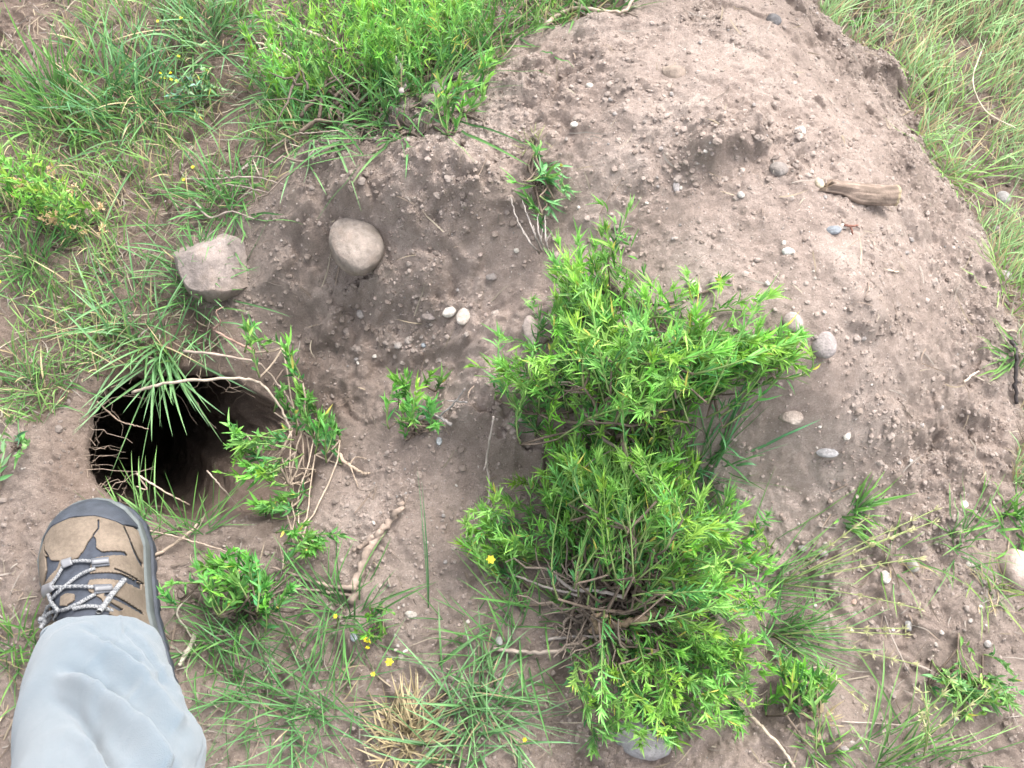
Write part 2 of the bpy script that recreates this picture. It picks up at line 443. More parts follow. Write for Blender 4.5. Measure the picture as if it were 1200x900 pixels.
# ------------------------------------------------------------------ mesh building
class MB:
    def __init__(s): s.v = []; s.q = []; s.t = []; s.c = []; s.n = 0
    def add(s, v, q=None, t=None, c=(1, 1, 1)):
        v = np.asarray(v, float).reshape(-1, 3)
        if q is not None and len(q): s.q.append(np.asarray(q).reshape(-1, 4) + s.n)
        if t is not None and len(t): s.t.append(np.asarray(t).reshape(-1, 3) + s.n)
        c = np.asarray(c, float)
        s.c.append(np.broadcast_to(c, v.shape) if c.ndim == 1 else c.reshape(-1, 3))
        s.v.append(v); s.n += len(v)
    def mesh(s, name, mat, origin=(0, 0, 0), smooth_=True):
        me = bpy.data.meshes.new(name)
        V = np.vstack(s.v) - np.asarray(origin, float)
        q = np.vstack(s.q) if s.q else np.zeros((0, 4), int); t = np.vstack(s.t) if s.t else np.zeros((0, 3), int)
        idx = np.concatenate([q.ravel(), t.ravel()]); nq, nt = len(q), len(t)
        me.vertices.add(len(V)); me.vertices.foreach_set('co', V.ravel().astype(np.float32))
        me.loops.add(len(idx)); me.loops.foreach_set('vertex_index', idx.astype(np.int32))
        me.polygons.add(nq + nt)
        st = np.concatenate([np.arange(nq) * 4, nq * 4 + np.arange(nt) * 3]).astype(np.int32)
        me.polygons.foreach_set('loop_start', st)
        me.update(calc_edges=True)
        me.polygons.foreach_set('use_smooth', np.full(nq + nt, smooth_))
        ca = me.color_attributes.new('col', 'FLOAT_COLOR', 'POINT')
        C4 = np.ones((len(V), 4), np.float32); C4[:, :3] = np.clip(np.vstack(s.c), 0, 1)
        ca.data.foreach_set('color', C4.ravel())
        me.materials.append(mat)
        me.validate()
        return me
    def build(s, name, mat, parent=None, origin=(0, 0, 0), smooth_=True):
        me = s.mesh(name, mat, (0, 0, 0) if parent is None and origin is None else (origin if parent is None else parent.matrix_basis.translation), smooth_)
        o = bpy.data.objects.new(name, me); S.collection.objects.link(o)
        if parent is None: o.location = origin
        else: o.parent = parent
        return o

def tag(o, label=None, cat=None, group=None, kind=None):
    if label: o['label'] = label
    if cat: o['category'] = cat
    if group: o['group'] = group
    if kind: o['kind'] = kind
    return o
def empty(name, loc):
    o = bpy.data.objects.new(name, None); o.empty_display_size = .02
    S.collection.objects.link(o); o.location = tuple(float(a) for a in loc); return o

PL = {'grass': [(0, .8), (.35, 1), (.7, .75), (1, .04)], 'leaf': [(0, .25), (.3, .95), (.6, .85), (1, .04)]}
def strips(mb, base, d, L, Wd, bend, c0, c1, segs=5, prof='grass', fold=0.0, roll=None, clamp=True, r=rng):
    """many blades or leaves at once: base (N,3), direction (N,3), length, width, bend (N,3) added along t^2"""
    N = len(base)
    if N == 0: return
    t = np.linspace(0, 1, segs + 1)
    L = np.broadcast_to(L, (N,)); Wd = np.broadcast_to(Wd, (N,))
    P = base[:, None] + d[:, None] * (L[:, None, None] * t[None, :, None]) + bend[:, None] * (L[:, None, None] * (t ** 2)[None, :, None])
    if clamp:
        g = hq(P[..., 0], P[..., 1]) + .0015 + .004 * t
        P[..., 2] = np.where(P[..., 2] < g, np.maximum(P[..., 2], g), P[..., 2])
    tan = unit(d[:, None] + 2 * bend[:, None] * t[None, :, None])
    up = np.array([0, 0, 1.0])
    ref = unit(np.cross(d, up) + r.normal(0, .05, (N, 3)))
    if roll is None: roll = r.uniform(-1.0, 1.0, N)
    nrm = unit(np.cross(ref, d))
    side = ref * np.cos(roll)[:, None] + nrm * np.sin(roll)[:, None]
    side = side[:, None] - tan * (side[:, None] * tan).sum(-1, keepdims=True); side = unit(side)
    fn = np.cross(side, tan)
    pr = PL[prof]; w = np.interp(t, [a for a, b in pr], [b for a, b in pr])
    hw = .5 * Wd[:, None] * w[None]
    A = P - side * hw[..., None]; B = P + side * hw[..., None]
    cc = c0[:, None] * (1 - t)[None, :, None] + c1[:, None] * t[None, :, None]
    if fold:
        M = P - fn * (hw * fold)[..., None]
        V = np.stack([A, M, B], 2); k = 3
    else:
        V = np.stack([A, B], 2); k = 2
    C = np.broadcast_to(cc[:, :, None], V.shape)
    rows = segs + 1
    i = np.arange(N)[:, None, None] * rows * k + np.arange(segs)[None, :, None] * k + np.arange(k - 1)[None, None, :]
    Q = np.stack([i, i + 1, i + 1 + k, i + k], -1)
    mb.add(V, Q.reshape(-1, 4), c=C.reshape(-1, 3))

def tube(mb, P, R, c, sides=5, caps=True):
    P = np.asarray(P, float); K = len(P); R = np.broadcast_to(R, (K,))
    T = unit(np.gradient(P, axis=0))
    ref = np.array([.3, .2, 1.0]); ref = ref if abs(T[0] @ unit(ref)) < .9 else np.array([1, .1, 0])
    X = unit(np.cross(T, ref)); Y = np.cross(T, X)
    a = np.linspace(0, 2 * math.pi, sides, endpoint=False)
    V = P[:, None] + R[:, None, None] * (X[:, None] * np.cos(a)[None, :, None] + Y[:, None] * np.sin(a)[None, :, None])
    i = np.arange(K - 1)[:, None] * sides; j = np.arange(sides)[None]
    Q = np.stack([i + j, i + (j + 1) % sides, i + sides + (j + 1) % sides, i + sides + j], -1).reshape(-1, 4)
    c = np.asarray(c, float)
    C = np.broadcast_to(c, (K, sides, 3)) if c.ndim == 1 else np.broadcast_to(c[:, None], (K, sides, 3))
    V = V.reshape(-1, 3); C = C.reshape(-1, 3); Tt = []
    if caps:
        V = np.vstack([V, P[0] , P[-1]]); C = np.vstack([C, C[0], C[-1]]); m = K * sides
        for k in range(sides):
            Tt.append((m, (k + 1) % sides, k)); Tt.append((m + 1, (K - 1) * sides + k, (K - 1) * sides + (k + 1) % sides))
    mb.add(V, Q, Tt, C)

def jitter(P, amp, r=rng):
    P = np.array(P, float); n = len(P)
    k = np.interp(np.linspace(0, 1, n), np.linspace(0, 1, max(3, n // 2)), np.ones(max(3, n // 2)))
    P[1:-1] += r.normal(0, amp, (n - 2, 3)); return P

# ------------------------------------------------------------------ ground sheet
def build_ground():
    ny, nx = GX.shape
    idx = np.arange(ny * nx).reshape(ny, nx)
    Q = np.stack([idx[:-1, :-1], idx[:-1, 1:], idx[1:, 1:], idx[1:, :-1]], -1).reshape(-1, 4)
    inside = (HD > .006).ravel()
    Q = Q[~inside[Q].all(1)]
    # draw the cut edge of the sheet back on to the outline of the burrow mouth
    c = HOLE.mean(0); o = unit(np.stack([GX - c[0], GY - c[1]], -1)); mv = np.where((HD > .0005) & (HD < .014), HD - .0005, 0)
    mb = MB(); mb.add(np.stack([GX + o[..., 0] * mv, GY + o[..., 1] * mv, GZ], -1), Q, c=(1, 1, 1))
    me = mb.mesh('ground', SOIL)
    z = me.color_attributes.new('zone', 'FLOAT_COLOR', 'POINT')
    C4 = np.ones((ny * nx, 4), np.float32); C4[:, 0] = turf_w.ravel(); C4[:, 1] = damp_w.ravel(); C4[:, 2] = dry_lit_w.ravel()
    z.data.foreach_set('color', C4.ravel())
    o = bpy.data.objects.new('ground', me); S.collection.objects.link(o)
    tag(o, kind='structure')
build_ground()

def build_burrow():
    K = 90; n = 240
    ring = HOLE
    c0 = ring.mean(0)
    d = np.linspace(0, 1, K) ** 1.4 * .95            # length along the tunnel
    V = np.zeros((K, n, 3)); ang = np.linspace(0, 2 * math.pi, n, endpoint=False)
    for k in range(K):
        s = d[k]
        cen = c0 + np.array([-.34 * s, .37 * s])
        sc = 1.0 + .32 * smooth(0, .07, s) - .36 * smooth(.12, .7, s)
        if k == K - 1: sc = .02
        z = -.030 - .75 * s
        rw_ = smooth(.02, .10, (ring - c0)[:, 0])[:, None]          # the right wall slopes in, the rest is undercut
        scv = sc * (1 - rw_) + rw_ * (1.0 - .42 * smooth(0, .16, s) - .2 * smooth(.2, .7, s)); scv = scv if k < K - 1 else np.full_like(scv, .02)
        V[k, :, :2] = cen + (ring - c0) * scv
        # rim follows the ground; deeper it levels off
        gz = hq(*(c0 + (ring - c0) * 1.03).T)
        V[k, :, 2] = z * 1.0 + (gz + .018) * math.exp(-s / .10)
        rad = unit(ring - c0)
        nn = .006 * vnoise(ang * .05 + 0 * ang, np.full(n, s), .02, 4) + .004 * vnoise(np.cos(ang) * .12, np.sin(ang) * .12 + s, .012, 8) + .010 * vnoise(np.cos(ang) * .12, np.sin(ang) * .12 + s, .05, 12)
        V[k, :, :2] += rad * (nn * smooth(0, .02, s) - .000)[:, None]
    i = np.arange(K - 1)[:, None] * n; j = np.arange(n)[None]
    Q = np.stack([i + j, i + (j + 1) % n, i + n + (j + 1) % n, i + n + j], -1).reshape(-1, 4)
    mb = MB(); mb.add(V, Q)
    me = mb.mesh('burrow', SOIL)
    z = me.color_attributes.new('zone', 'FLOAT_COLOR', 'POINT')
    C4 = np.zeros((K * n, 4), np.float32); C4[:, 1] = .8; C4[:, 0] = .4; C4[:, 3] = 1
    z.data.foreach_set('color', C4.ravel())
    o = bpy.data.objects.new('burrow', me); S.collection.objects.link(o)
    tag(o, kind='structure')
build_burrow()

# ------------------------------------------------------------------ stones
def ico(sub):
    import bmesh
    bm = bmesh.new(); bmesh.ops.create_icosphere(bm, subdivisions=sub, radius=1)
    v = np.array([q.co[:] for q in bm.verts]); f = np.array([[a.index for a in q.verts] for q in bm.faces]); bm.free()
    return v, f
ICO = {k: ico(k) for k in (1, 2, 3, 4, 5)}
def n3(v, s, seed):
    return (vnoise(v[:, 0] + v[:, 2] * .7, v[:, 1] - v[:, 2] * .4, s, seed) + vnoise(v[:, 1] + 3.1, v[:, 2] + v[:, 0] * .3, s, seed + 1) + vnoise(v[:, 2] + 7.7, v[:, 0] * .9 + v[:, 1] * .2, s, seed + 2)) / 3
def rock_shape(seed, sub=4, facets=9, angular=.5, rough=.05):
    r = np.random.default_rng(seed); v, f = ICO[sub]; v = v.copy()
    rad = np.ones(len(v))
    for _ in range(facets):
        nn = unit(r.normal(size=3)); dd = r.uniform(.62, .9)
        dot = v @ nn
        lim = np.where(dot > 1e-3, dd / np.maximum(dot, 1e-3), 9)
        rad = rad * (1 - angular) + angular * np.minimum(rad, lim) if angular < 1 else np.minimum(rad, lim)
    v = v * rad[:, None]
    v = v * (1 + rough * 2.2 * n3(v, .8, seed)[:, None] + rough * n3(v, .3, seed + 5)[:, None] + rough * .35 * n3(v, .1, seed + 9)[:, None])
    return v, f

def stone(px, py, w, h, rot, col, label, name='stone', seed=1, angular=.45, sink=.35, zf=.7, group=None, cat='stone', dust=.5, facets=9, sub=None, rough=.05):
    """w, h: size across and along in photograph pixels; rot: turn in degrees"""
    P = on(px, py); dep = P[1] * sT - (P[2] - CH) * cT; m = dep / FPX
    a, b = .5 * w * m, .5 * h * m / .93
    v, f = rock_shape(seed * 7 + 3, sub or (5 if w > 50 else 4 if w > 18 else 3), facets, angular, rough)
    v = v / np.abs(v).max(0)
    c = min(a, b) * zf * 1.1
    v = v * np.array([a, b, c])
    t = math.radians(rot); R = np.array([[math.cos(t), -math.sin(t)], [math.sin(t), math.cos(t)]])
    v[:, :2] = v[:, :2] @ R.T
    z0 = float(hq(P[0], P[1])); z0 = z0 if z0 > -.3 else -.02
    base = np.array([P[0], P[1], z0 + c * (1 - 2 * sink) * .9])
    soilc = np.array([.25, .195, .17])
    col = np.array(col)
    k = (.5 + .5 * n3(v / max(a, b), .5, seed + 40))[:, None]
    C = col * (.85 + .3 * (.5 + .5 * n3(v / max(a, b), .35, seed + 77))[:, None])
    dm = np.clip(dust * 1.3 * (k * 1.6 - .45) , 0, 1)
    low = smooth(.1, -.5, v[:, 2] / c)[:, None]
    C = C * (1 - dm) + soilc * dm; C = C * (1 - .8 * low) + soilc * .8 * low
    mb = MB(); mb.add(v + base, t=f, c=C)
    o = mb.build(name, STONE, origin=tuple(base))
    tag(o, label, cat, group)
    return o
G1 = (.36, .33, .32); PK = (.42, .34, .31); WH = (.66, .61, .56); DK = (.13, .125, .13); BL = (.34, .37, .41); BR = (.32, .25, .21); CR = (.58, .50, .38)
def outline_rock(poly, hgt, z0, planes, col, label, seed, dust):
    v, f = ICO[5]; v = v.copy()
    z0 = z0 if z0 is not None else float(hq(*gp(poly).mean(0)))
    P = gp(poly, z0 + hgt * .35); Pc = P.mean(0); Q = closed_spline(P - Pc, 160)
    aq = np.arctan2(Q[:, 1], Q[:, 0]); rq = np.hypot(Q[:, 0], Q[:, 1]); o = np.argsort(aq); aq, rq = aq[o], rq[o]
    th = np.arctan2(v[:, 1], v[:, 0]); R = np.interp(th, np.r_[aq - 2 * math.pi, aq, aq + 2 * math.pi], np.r_[rq, rq, rq])
    rho = np.clip(np.hypot(v[:, 0], v[:, 1]), 0, 1) ** .62
    x = np.cos(th) * rho * R; y = np.sin(th) * rho * R
    z = np.sign(v[:, 2]) * np.abs(v[:, 2]) ** .7 * hgt
    for (nx, ny, d) in planes: z = np.minimum(z, hgt * d - nx * x - ny * y)
    q = np.stack([x, y, z], 1); m = R.mean(); u = q / m
    nn = n3(u, .7, seed) * .03 + n3(u, .28, seed + 4) * .035 + n3(u, .1, seed + 8) * .016
    q = q + unit(q) * (nn * m)[:, None]
    soilc = np.array([.27, .215, .185]); k = .5 + .5 * n3(u, .35, seed + 20); k2 = n3(u, .12, seed + 30)
    Cc = np.array(col) * (1 + .30 * n3(u, .5, seed + 50) + .35 * k2)[:, None]
    dm = np.clip((k * 2.2 - 1.0 + .8 * k2) * dust * 2, 0, 1)[:, None]; low = smooth(.45, -.1, z / hgt)[:, None]
    Cc = Cc * (1 - dm) + soilc * dm; Cc = Cc * (1 - .7 * low) + soilc * .7 * low
    B = np.array([Pc[0], Pc[1], z0]); mb = MB(); mb.add(q + B, t=f, c=Cc)
    tag(mb.build('rock', STONE, origin=tuple(B)), label, 'rock')
outline_rock([(200,283),(213,276),(245,279),(262,275),(287,283),(301,300),(293,320),(272,334),(248,343),(222,338),(211,325),(204,305)], .034, None, [(.12, .10, .85), (-.5, .9, 1.25), (.9, -.3, 1.15), (-.25, -.45, 1.02)],
    (.28, .235, .22), 'large angular grey-pink rock at the edge of the turf above the burrow mouth', 31, .55)
outline_rock([(388,265),(400,256),(418,253),(438,263),(450,285),(443,303),(425,316),(408,315),(393,302),(386,284)], .020, float(hq(*gp([(418,285)])[0])) + .008, [],
    (.32, .27, .24), 'rounded flat-faced tan rock resting in the soil slope right of the angular rock', 12, .5)
stone(528,366,21,13,38,WH,'white oval pebble, the narrower of the touching pair in the middle of the slope','pebble',seed=5,sink=.25,cat='pebble',dust=.1)
stone(544,372,18,24,-28,(.6,.53,.48),'speckled off-white pebble, the larger of the touching pair in the middle of the slope','pebble',seed=6,sink=.25,cat='pebble',dust=.3)
stone(906,26,19,16,-25,DK,'smooth dark charcoal stone near the top of the soil heap',seed=7,angular=.15,sink=.25,dust=.1)
stone(790,86,30,20,-18,(.35,.28,.23),'tan stone half buried high on the soil heap left of the dark stone',seed=8,sink=.45,dust=.6)
stone(965,406,32,32,0,(.34,.30,.295),'round smooth pinkish grey stone just beyond the right tip of the shrub',seed=9,angular=.2,sink=.3,dust=.12)
stone(929,379,24,24,0,(.42,.36,.34),'grey stone partly hidden behind the leaf tips of the upper shrub',seed=10,angular=.3,sink=.35)
stone(968,530,29,13,-5,(.36,.35,.36),'flat oblong grey stone on the lower right slope of the heap',seed=11,angular=.4,sink=.4,dust=.2)
stone(926,487,30,20,-20,(.40,.34,.30),'pale broken stone nearly buried in the soil right of the shrub',seed=13,angular=.7,sink=.6,dust=.8)
stone(912,198,24,18,-15,(.27,.24,.225),'flat brown-grey stone below a crumbly lump on the upper heap',seed=14,sink=.45,dust=.3)
stone(938,154,15,11,-10,WH,'angular white pebble on the crumbly lump of the upper heap','pebble',seed=15,angular=.8,sink=.3,cat='pebble',dust=.1)
stone(901,142,12,12,0,(.33,.27,.24),'small round brown pebble left of the angular white one','pebble',seed=16,angular=.1,sink=.25,cat='pebble',dust=.2)
stone(959,216,12,15,25,CR,'cream pebble touching the left end of the wood chunk','pebble',seed=17,angular=.25,sink=.25,cat='pebble',dust=.05)
stone(977,271,19,11,5,(.26,.28,.31),'blue-grey flat pebble below the wood chunk','pebble',seed=18,angular=.2,sink=.25,cat='pebble',dust=.05)
stone(988,266,8,7,0,WH,'tiny white pebble against the blue-grey one','pebble',seed=19,sink=.25,cat='pebble',dust=.05)
stone(923,295,17,11,0,(.60,.61,.58),'pale greenish white pebble in the middle of the heap','pebble',seed=20,angular=.6,sink=.4,cat='pebble',dust=.3)
stone(868,229,9,9,0,(.45,.42,.40),'small pale grey pebble left of the cream one','pebble',seed=21,sink=.3,cat='pebble',dust=.2)
stone(1190,670,48,48,20,(.50,.40,.36),'large pale pink rock cut off by the right side of the picture','rock',seed=22,angular=.4,sink=.3,cat='rock',dust=.3)
stone(1037,677,12,15,0,WH,'bright white egg-shaped pebble between two thin weeds','pebble',seed=23,angular=.15,sink=.2,cat='pebble',dust=.0)
stone(1069,664,16,15,0,(.34,.33,.30),'greenish grey round pebble right of the bright white one','pebble',seed=24,angular=.2,sink=.35,cat='pebble',dust=.3)
stone(963,648,14,11,-30,G1,'grey pebble right of the shrub, the larger of two','pebble',seed=25,sink=.35,cat='pebble')
stone(940,643,11,8,0,(.33,.32,.32),'grey pebble right of the shrub, the smaller of two','pebble',seed=26,sink=.3,cat='pebble')
stone(1065,733,10,14,0,(.46,.45,.45),'upright pale grey pebble low on the right','pebble',seed=27,sink=.3,cat='pebble')
stone(752,868,72,42,-12,(.33,.32,.33),'large smooth grey rock under the shrub at the bottom of the picture','rock',seed=28,angular=.3,sink=.45,cat='rock',dust=.25)
stone(622,388,18,40,10,(.48,.40,.37),'pinkish stone standing behind the left leaves of the upper shrub',seed=29,angular=.4,sink=.35,dust=.3)
stone(814,336,26,14,-50,(.43,.37,.34),'elongated pale stone just above the upper shrub',seed=30,angular=.5,sink=.5,dust=.5)
stone(838,331,15,15,0,(.32,.27,.25),'small brown stone right of the elongated pale stone',seed=32,sink=.4,dust=.5)
stone(423,369,11,11,0,G1,'round grey pebble on the small lumps right of the burrow','pebble',seed=33,sink=.3,cat='pebble')
stone(503,371,19,11,-5,(.28,.24,.23),'dull brown flat stone left of the pair of white pebbles',seed=34,sink=.35,dust=.4)
stone(577,325,16,9,5,(.28,.25,.24),'flat dark grey stone above the pair of white pebbles',seed=35,sink=.35,dust=.3)
stone(479,400,10,9,0,(.48,.43,.40),'pale pebble in a little cluster below the brown flat stone','pebble',seed=36,sink=.3,cat='pebble')
stone(467,405,10,9,0,(.42,.38,.36),'grey pebble at the left of the little cluster','pebble',seed=37,sink=.3,cat='pebble')
stone(497,405,7,6,0,BL,'blue pebble at the right of the little cluster','pebble',seed=38,sink=.3,cat='pebble',dust=.1)
stone(515,517,8,11,0,(.40,.42,.44),'bluish pebble on the hump below the small sprig','pebble',seed=39,sink=.25,cat='pebble',dust=.1)
stone(482,720,16,9,-8,(.52,.48,.44),'pale angular pebble low in the middle beneath the branched stick','pebble',seed=40,angular=.7,sink=.3,cat='pebble')
stone(415,746,10,12,0,(.36,.39,.43),'bluish pebble among the grass below the branched stick','pebble',seed=41,sink=.3,cat='pebble',dust=.1)
stone(656,711,19,17,0,(.30,.24,.22),'brown stone between dead twigs under the left of the lower shrub',seed=42,angular=.3,sink=.3,dust=.4)
stone(585,752,9,12,0,(.36,.37,.36),'small grey-green pebble above the straw-edged tuft','pebble',seed=43,sink=.3,cat='pebble')
stone(1175,233,18,16,0,(.36,.35,.35),'grey stone in the grass at the right foot of the heap',seed=44,sink=.35,dust=.3)
stone(1167,270,13,12,0,(.25,.22,.21),'dark stone at the foot of the heap below the grey one',seed=45,sink=.35,dust=.4)
stone(1177,324,17,13,0,(.40,.38,.38),'pale stone half hidden by grass blades at the right edge',seed=46,sink=.35,dust=.3)
stone(990,540+338,10,7,0,G1,'grey pebble between the bottom weeds on the right','pebble',seed=47,sink=.3,cat='pebble')
stone(992,524,11,9,0,WH,'white angular pebble above the oblong grey stone','pebble',seed=48,angular=.8,sink=.35,cat='pebble',dust=.1) if False else stone(992,511,9,11,-30,WH,'white angular chip above right of the oblong grey stone','pebble',seed=48,angular=.8,sink=.35,cat='pebble',dust=.1)
stone(1129,592,11,10,0,WH,'white pebble at the lower right foot of the heap','pebble',seed=49,angular=.5,sink=.3,cat='pebble',dust=.1)
stone(505,117,22,13,5,(.27,.225,.20),'smooth brown stone below the tall shrub at the top edge of the bare soil',seed=50,angular=.2,sink=.35,dust=.5)
stone(515,105,18,20,30,(.28,.245,.225),'grey-brown stone tucked under the tall shrub at the top',seed=51,angular=.3,sink=.4,dust=.5)
stone(673,147,10,8,0,WH,'white pebble alone on the upper slope above the uprooted green weed','pebble',seed=52,sink=.3,cat='pebble',dust=.05)
stone(691,101,9,7,0,(.6,.56,.5),'white pebble high on the slope, above another white pebble','pebble',seed=53,sink=.3,cat='pebble',dust=.05)
stone(1000,665+40,8,8,0,(.5,.36,.3),'reddish pebble on the flat ground right of the shrub','pebble',seed=54,sink=.3,cat='pebble',dust=.2)
stone(727,235,10,14,10,(.36,.33,.33),'oval grey pebble right of the uprooted green weed','pebble',seed=55,sink=.35,cat='pebble',dust=.3) if False else stone(793,220,9,15,8,(.36,.33,.33),'upright oval grey pebble in the middle of the upper heap','pebble',seed=55,sink=.35,cat='pebble',dust=.3)

# two unremarkable pebble groups, each pebble an object of its own
rp = np.random.default_rng(99)
def pebble_group(poly, n, lab, grp, s0, s1, seed):
    r = np.random.default_rng(seed); pa = np.array(poly); k = 0
    protos = []
    while k < n:
        x = r.uniform(pa[:, 0].min(), pa[:, 0].max()); y = r.uniform(pa[:, 1].min(), pa[:, 1].max())
        if not inpoly(np.array(x), np.array(y), poly): continue
        s = r.uniform(s0, s1)
        c = [G1, PK, WH, (.45, .40, .37), (.30, .26, .24)][r.integers(5)]
        if len(protos) < 12:
            o = stone(x, y, s, s * r.uniform(.6, .95), r.uniform(0, 180), c, lab, 'pebble', seed=int(r.integers(60, 9000)), sink=.3, group=grp, cat='pebble', dust=.3, sub=2, angular=r.uniform(.2, .7))
            protos.append(o)
        else:
            o = protos[r.integers(12)].copy(); S.collection.objects.link(o)
            P = on(x, y); q = r.uniform(.7, 1.2); o.location = (P[0], P[1], P[2] + .0006); o.rotation_euler = (0, 0, r.uniform(0, 6)); o.scale = (q, q, q)
        k += 1
pebble_group([(640,60),(960,40),(1060,220),(1130,420),(1120,560),(960,560),(880,330),(640,240),(620,150)], 45, 'one of the small stray pebbles sprinkled over the top and right of the soil heap', 'small pebbles strewn over the soil heap', 4, 7, 3)
pebble_group([(440,300),(620,290),(600,400),(540,440),(460,450),(400,500),(400,430)], 24, 'one of the small stray pebbles on the dug slope between burrow and shrub', 'small pebbles on the dug slope', 4, 7, 4)
pebble_group([(930,620),(1150,620),(1190,880),(1000,890),(900,760)], 45, 'one of the small stray pebbles on the flat ground right of the lower shrub', 'small pebbles on the lower right ground', 4, 9, 5)
pebble_group([(430,580),(540,560),(560,740),(470,780),(440,700)], 22, 'one of the small stray pebbles on the bare ground left of the lower shrub', 'small pebbles on the lower middle ground', 4, 7, 6)

# ------------------------------------------------------------------ gravel and crumbs: uncountable
def scatter(n, poly=None, r=rng):
    out = []
    while sum(map(len, out)) < n:
        x = r.uniform(-.84, .88, n); y = r.uniform(.03, 1.30, n)
        ok = sdf(x, y, HOLE) < -.004
        if poly is not None: ok &= poly(x, y)
        out.append(np.stack([x[ok], y[ok]], 1))
    return np.vstack(out)[:n]
def build_bits(name, n, smin, smax, cols, mat, embed, seed, sub=1, poly=None):
    r = np.random.default_rng(seed); P = scatter(n, poly, r)
    v, f = ICO[sub]; s = smin + (smax - smin) * r.power(.28, n)
    sc = s[:, None] * r.uniform(.65, 1.15, (n, 3)) * .5 * [1, 1, .75]
    a = r.uniform(0, 6.28, n)
    V = v[None] * (1 + r.normal(0, .13 if sub < 2 else .13, (n, len(v), 1)))
    V = V * sc[:, None]
    X = V[..., 0] * np.cos(a)[:, None] - V[..., 1] * np.sin(a)[:, None]; Y = V[..., 0] * np.sin(a)[:, None] + V[..., 1] * np.cos(a)[:, None]
    z = hq(P[:, 0], P[:, 1]) + sc[:, 2] * embed
    V = np.stack([X + P[:, 0][:, None], Y + P[:, 1][:, None], V[..., 2] + z[:, None]], -1)
    cols = np.array(cols); C = cols[r.integers(len(cols), size=n)] * r.uniform(.8, 1.15, (n, 1)) * (1 if mat is CRUMB else .74)
    if mat is CRUMB:      # crumbs are of the earth they lie on
        i = np.clip(np.searchsorted(gx, P[:, 0]), 0, len(gx) - 1); j = np.clip(np.searchsorted(gy, P[:, 1]), 0, len(gy) - 1)
        C = C * ((1 - .36 * damp_w[j, i]) * (1 - .26 * turf_w[j, i]) * (1 + .38 * dry_lit_w[j, i]) * .62)[:, None]
    T = (f[None] + (np.arange(n) * len(v))[:, None, None]).reshape(-1, 3)
    mb = MB(); mb.add(V, t=T, c=np.broadcast_to(C[:, None], V.shape).reshape(-1, 3))
    return tag(mb.build(name, mat, origin=(0, 0, 0), smooth_=(mat is not CRUMB and sub > 1)), kind='stuff')
def bare(x, y):
    return (hash2((x * 1e5).astype(np.int64), (y * 1e5).astype(np.int64), 5) < np.where((sdf(x, y, TURF_L) > 0) | (sdf(x, y, TURF_R) > 0), .12, .28 + .72 * smooth(-.15, .6, fbm(x, y, .11, 3, 41)) ** 1.5))
build_bits('gravel', 7500, .0010, .0042, [(.56, .50, .45), (.50, .43, .38), (.45, .38, .34), PK, G1, (.52, .45, .39), (.36, .30, .27), (.40, .34, .31)], STONE, .05, 11, 1, bare)
build_bits('soil_crumbs', 15000, .0015, .0075, [(.29, .235, .205), (.25, .20, .172), (.33, .275, .245)], CRUMB, .12, 12, 2, bare)
def crumbly(x, y):
    near = np.full(x.shape, 9.0)
    for pts, zz, h, fade in SCARPS: near = np.minimum(near, polydist(x, y, gp(pts), closed=False))
    e = np.minimum(polydist(x, y, gp([(1040,60),(1075,150),(1110,215),(1165,290),(1185,380),(1195,470)]), closed=False) + .01, near)
    return hash2((x * 1e5).astype(np.int64), (y * 1e5).astype(np.int64), 8) < .05 + .95 * np.exp(-(e / .022) ** 2)
build_bits('soil_crumbs', 2200, .004, .0105, [(.27, .22, .19), (.24, .195, .17), (.30, .25, .222)], CRUMB, .1, 14, 2, crumbly)
build_bits('soil_grains', 26000, .0010, .0034, [(.32, .265, .235), (.26, .205, .178), (.37, .31, .28)], CRUMB, .1, 13, 1, bare)

# ------------------------------------------------------------------ grass
def C(*a): return np.array(a, float)
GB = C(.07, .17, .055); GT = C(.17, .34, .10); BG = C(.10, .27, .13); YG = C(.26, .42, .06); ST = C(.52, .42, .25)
def blade_field(mb, P, hmin, hmax, w, lean, droop, cb, ct, vary=.3, straw=.1, r=rng, segs=5, spread=.45):
    n = len(P)
    if n == 0: return
    a = r.uniform(0, 2 * math.pi, n)
    d = unit(np.stack([np.cos(a) * spread * r.uniform(.1, 1, n), np.sin(a) * spread * r.uniform(.1, 1, n), np.ones(n)], 1) + np.asarray(lean))
    L = r.uniform(hmin, hmax, n)
    hz = d.copy(); hz[:, 2] = 0; hz = unit(hz + 1e-6)
    bend = hz * r.uniform(.1, .5, n)[:, None] - C(0, 0, 1) * (droop * r.uniform(.2, 1, n))[:, None] + r.normal(0, .08, (n, 3))
    k = r.uniform(1 - vary, 1 + vary, (n, 1)); hu = r.uniform(0, 1, (n, 1))
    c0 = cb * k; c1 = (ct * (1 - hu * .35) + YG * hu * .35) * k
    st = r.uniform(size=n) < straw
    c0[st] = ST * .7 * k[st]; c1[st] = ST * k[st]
    B = np.column_stack([P, hq(P[:, 0], P[:, 1]) - .002])
    strips(mb, B, d, L, w * r.uniform(.6, 1.3, n), bend, c0, c1, segs, 'grass', r=r)

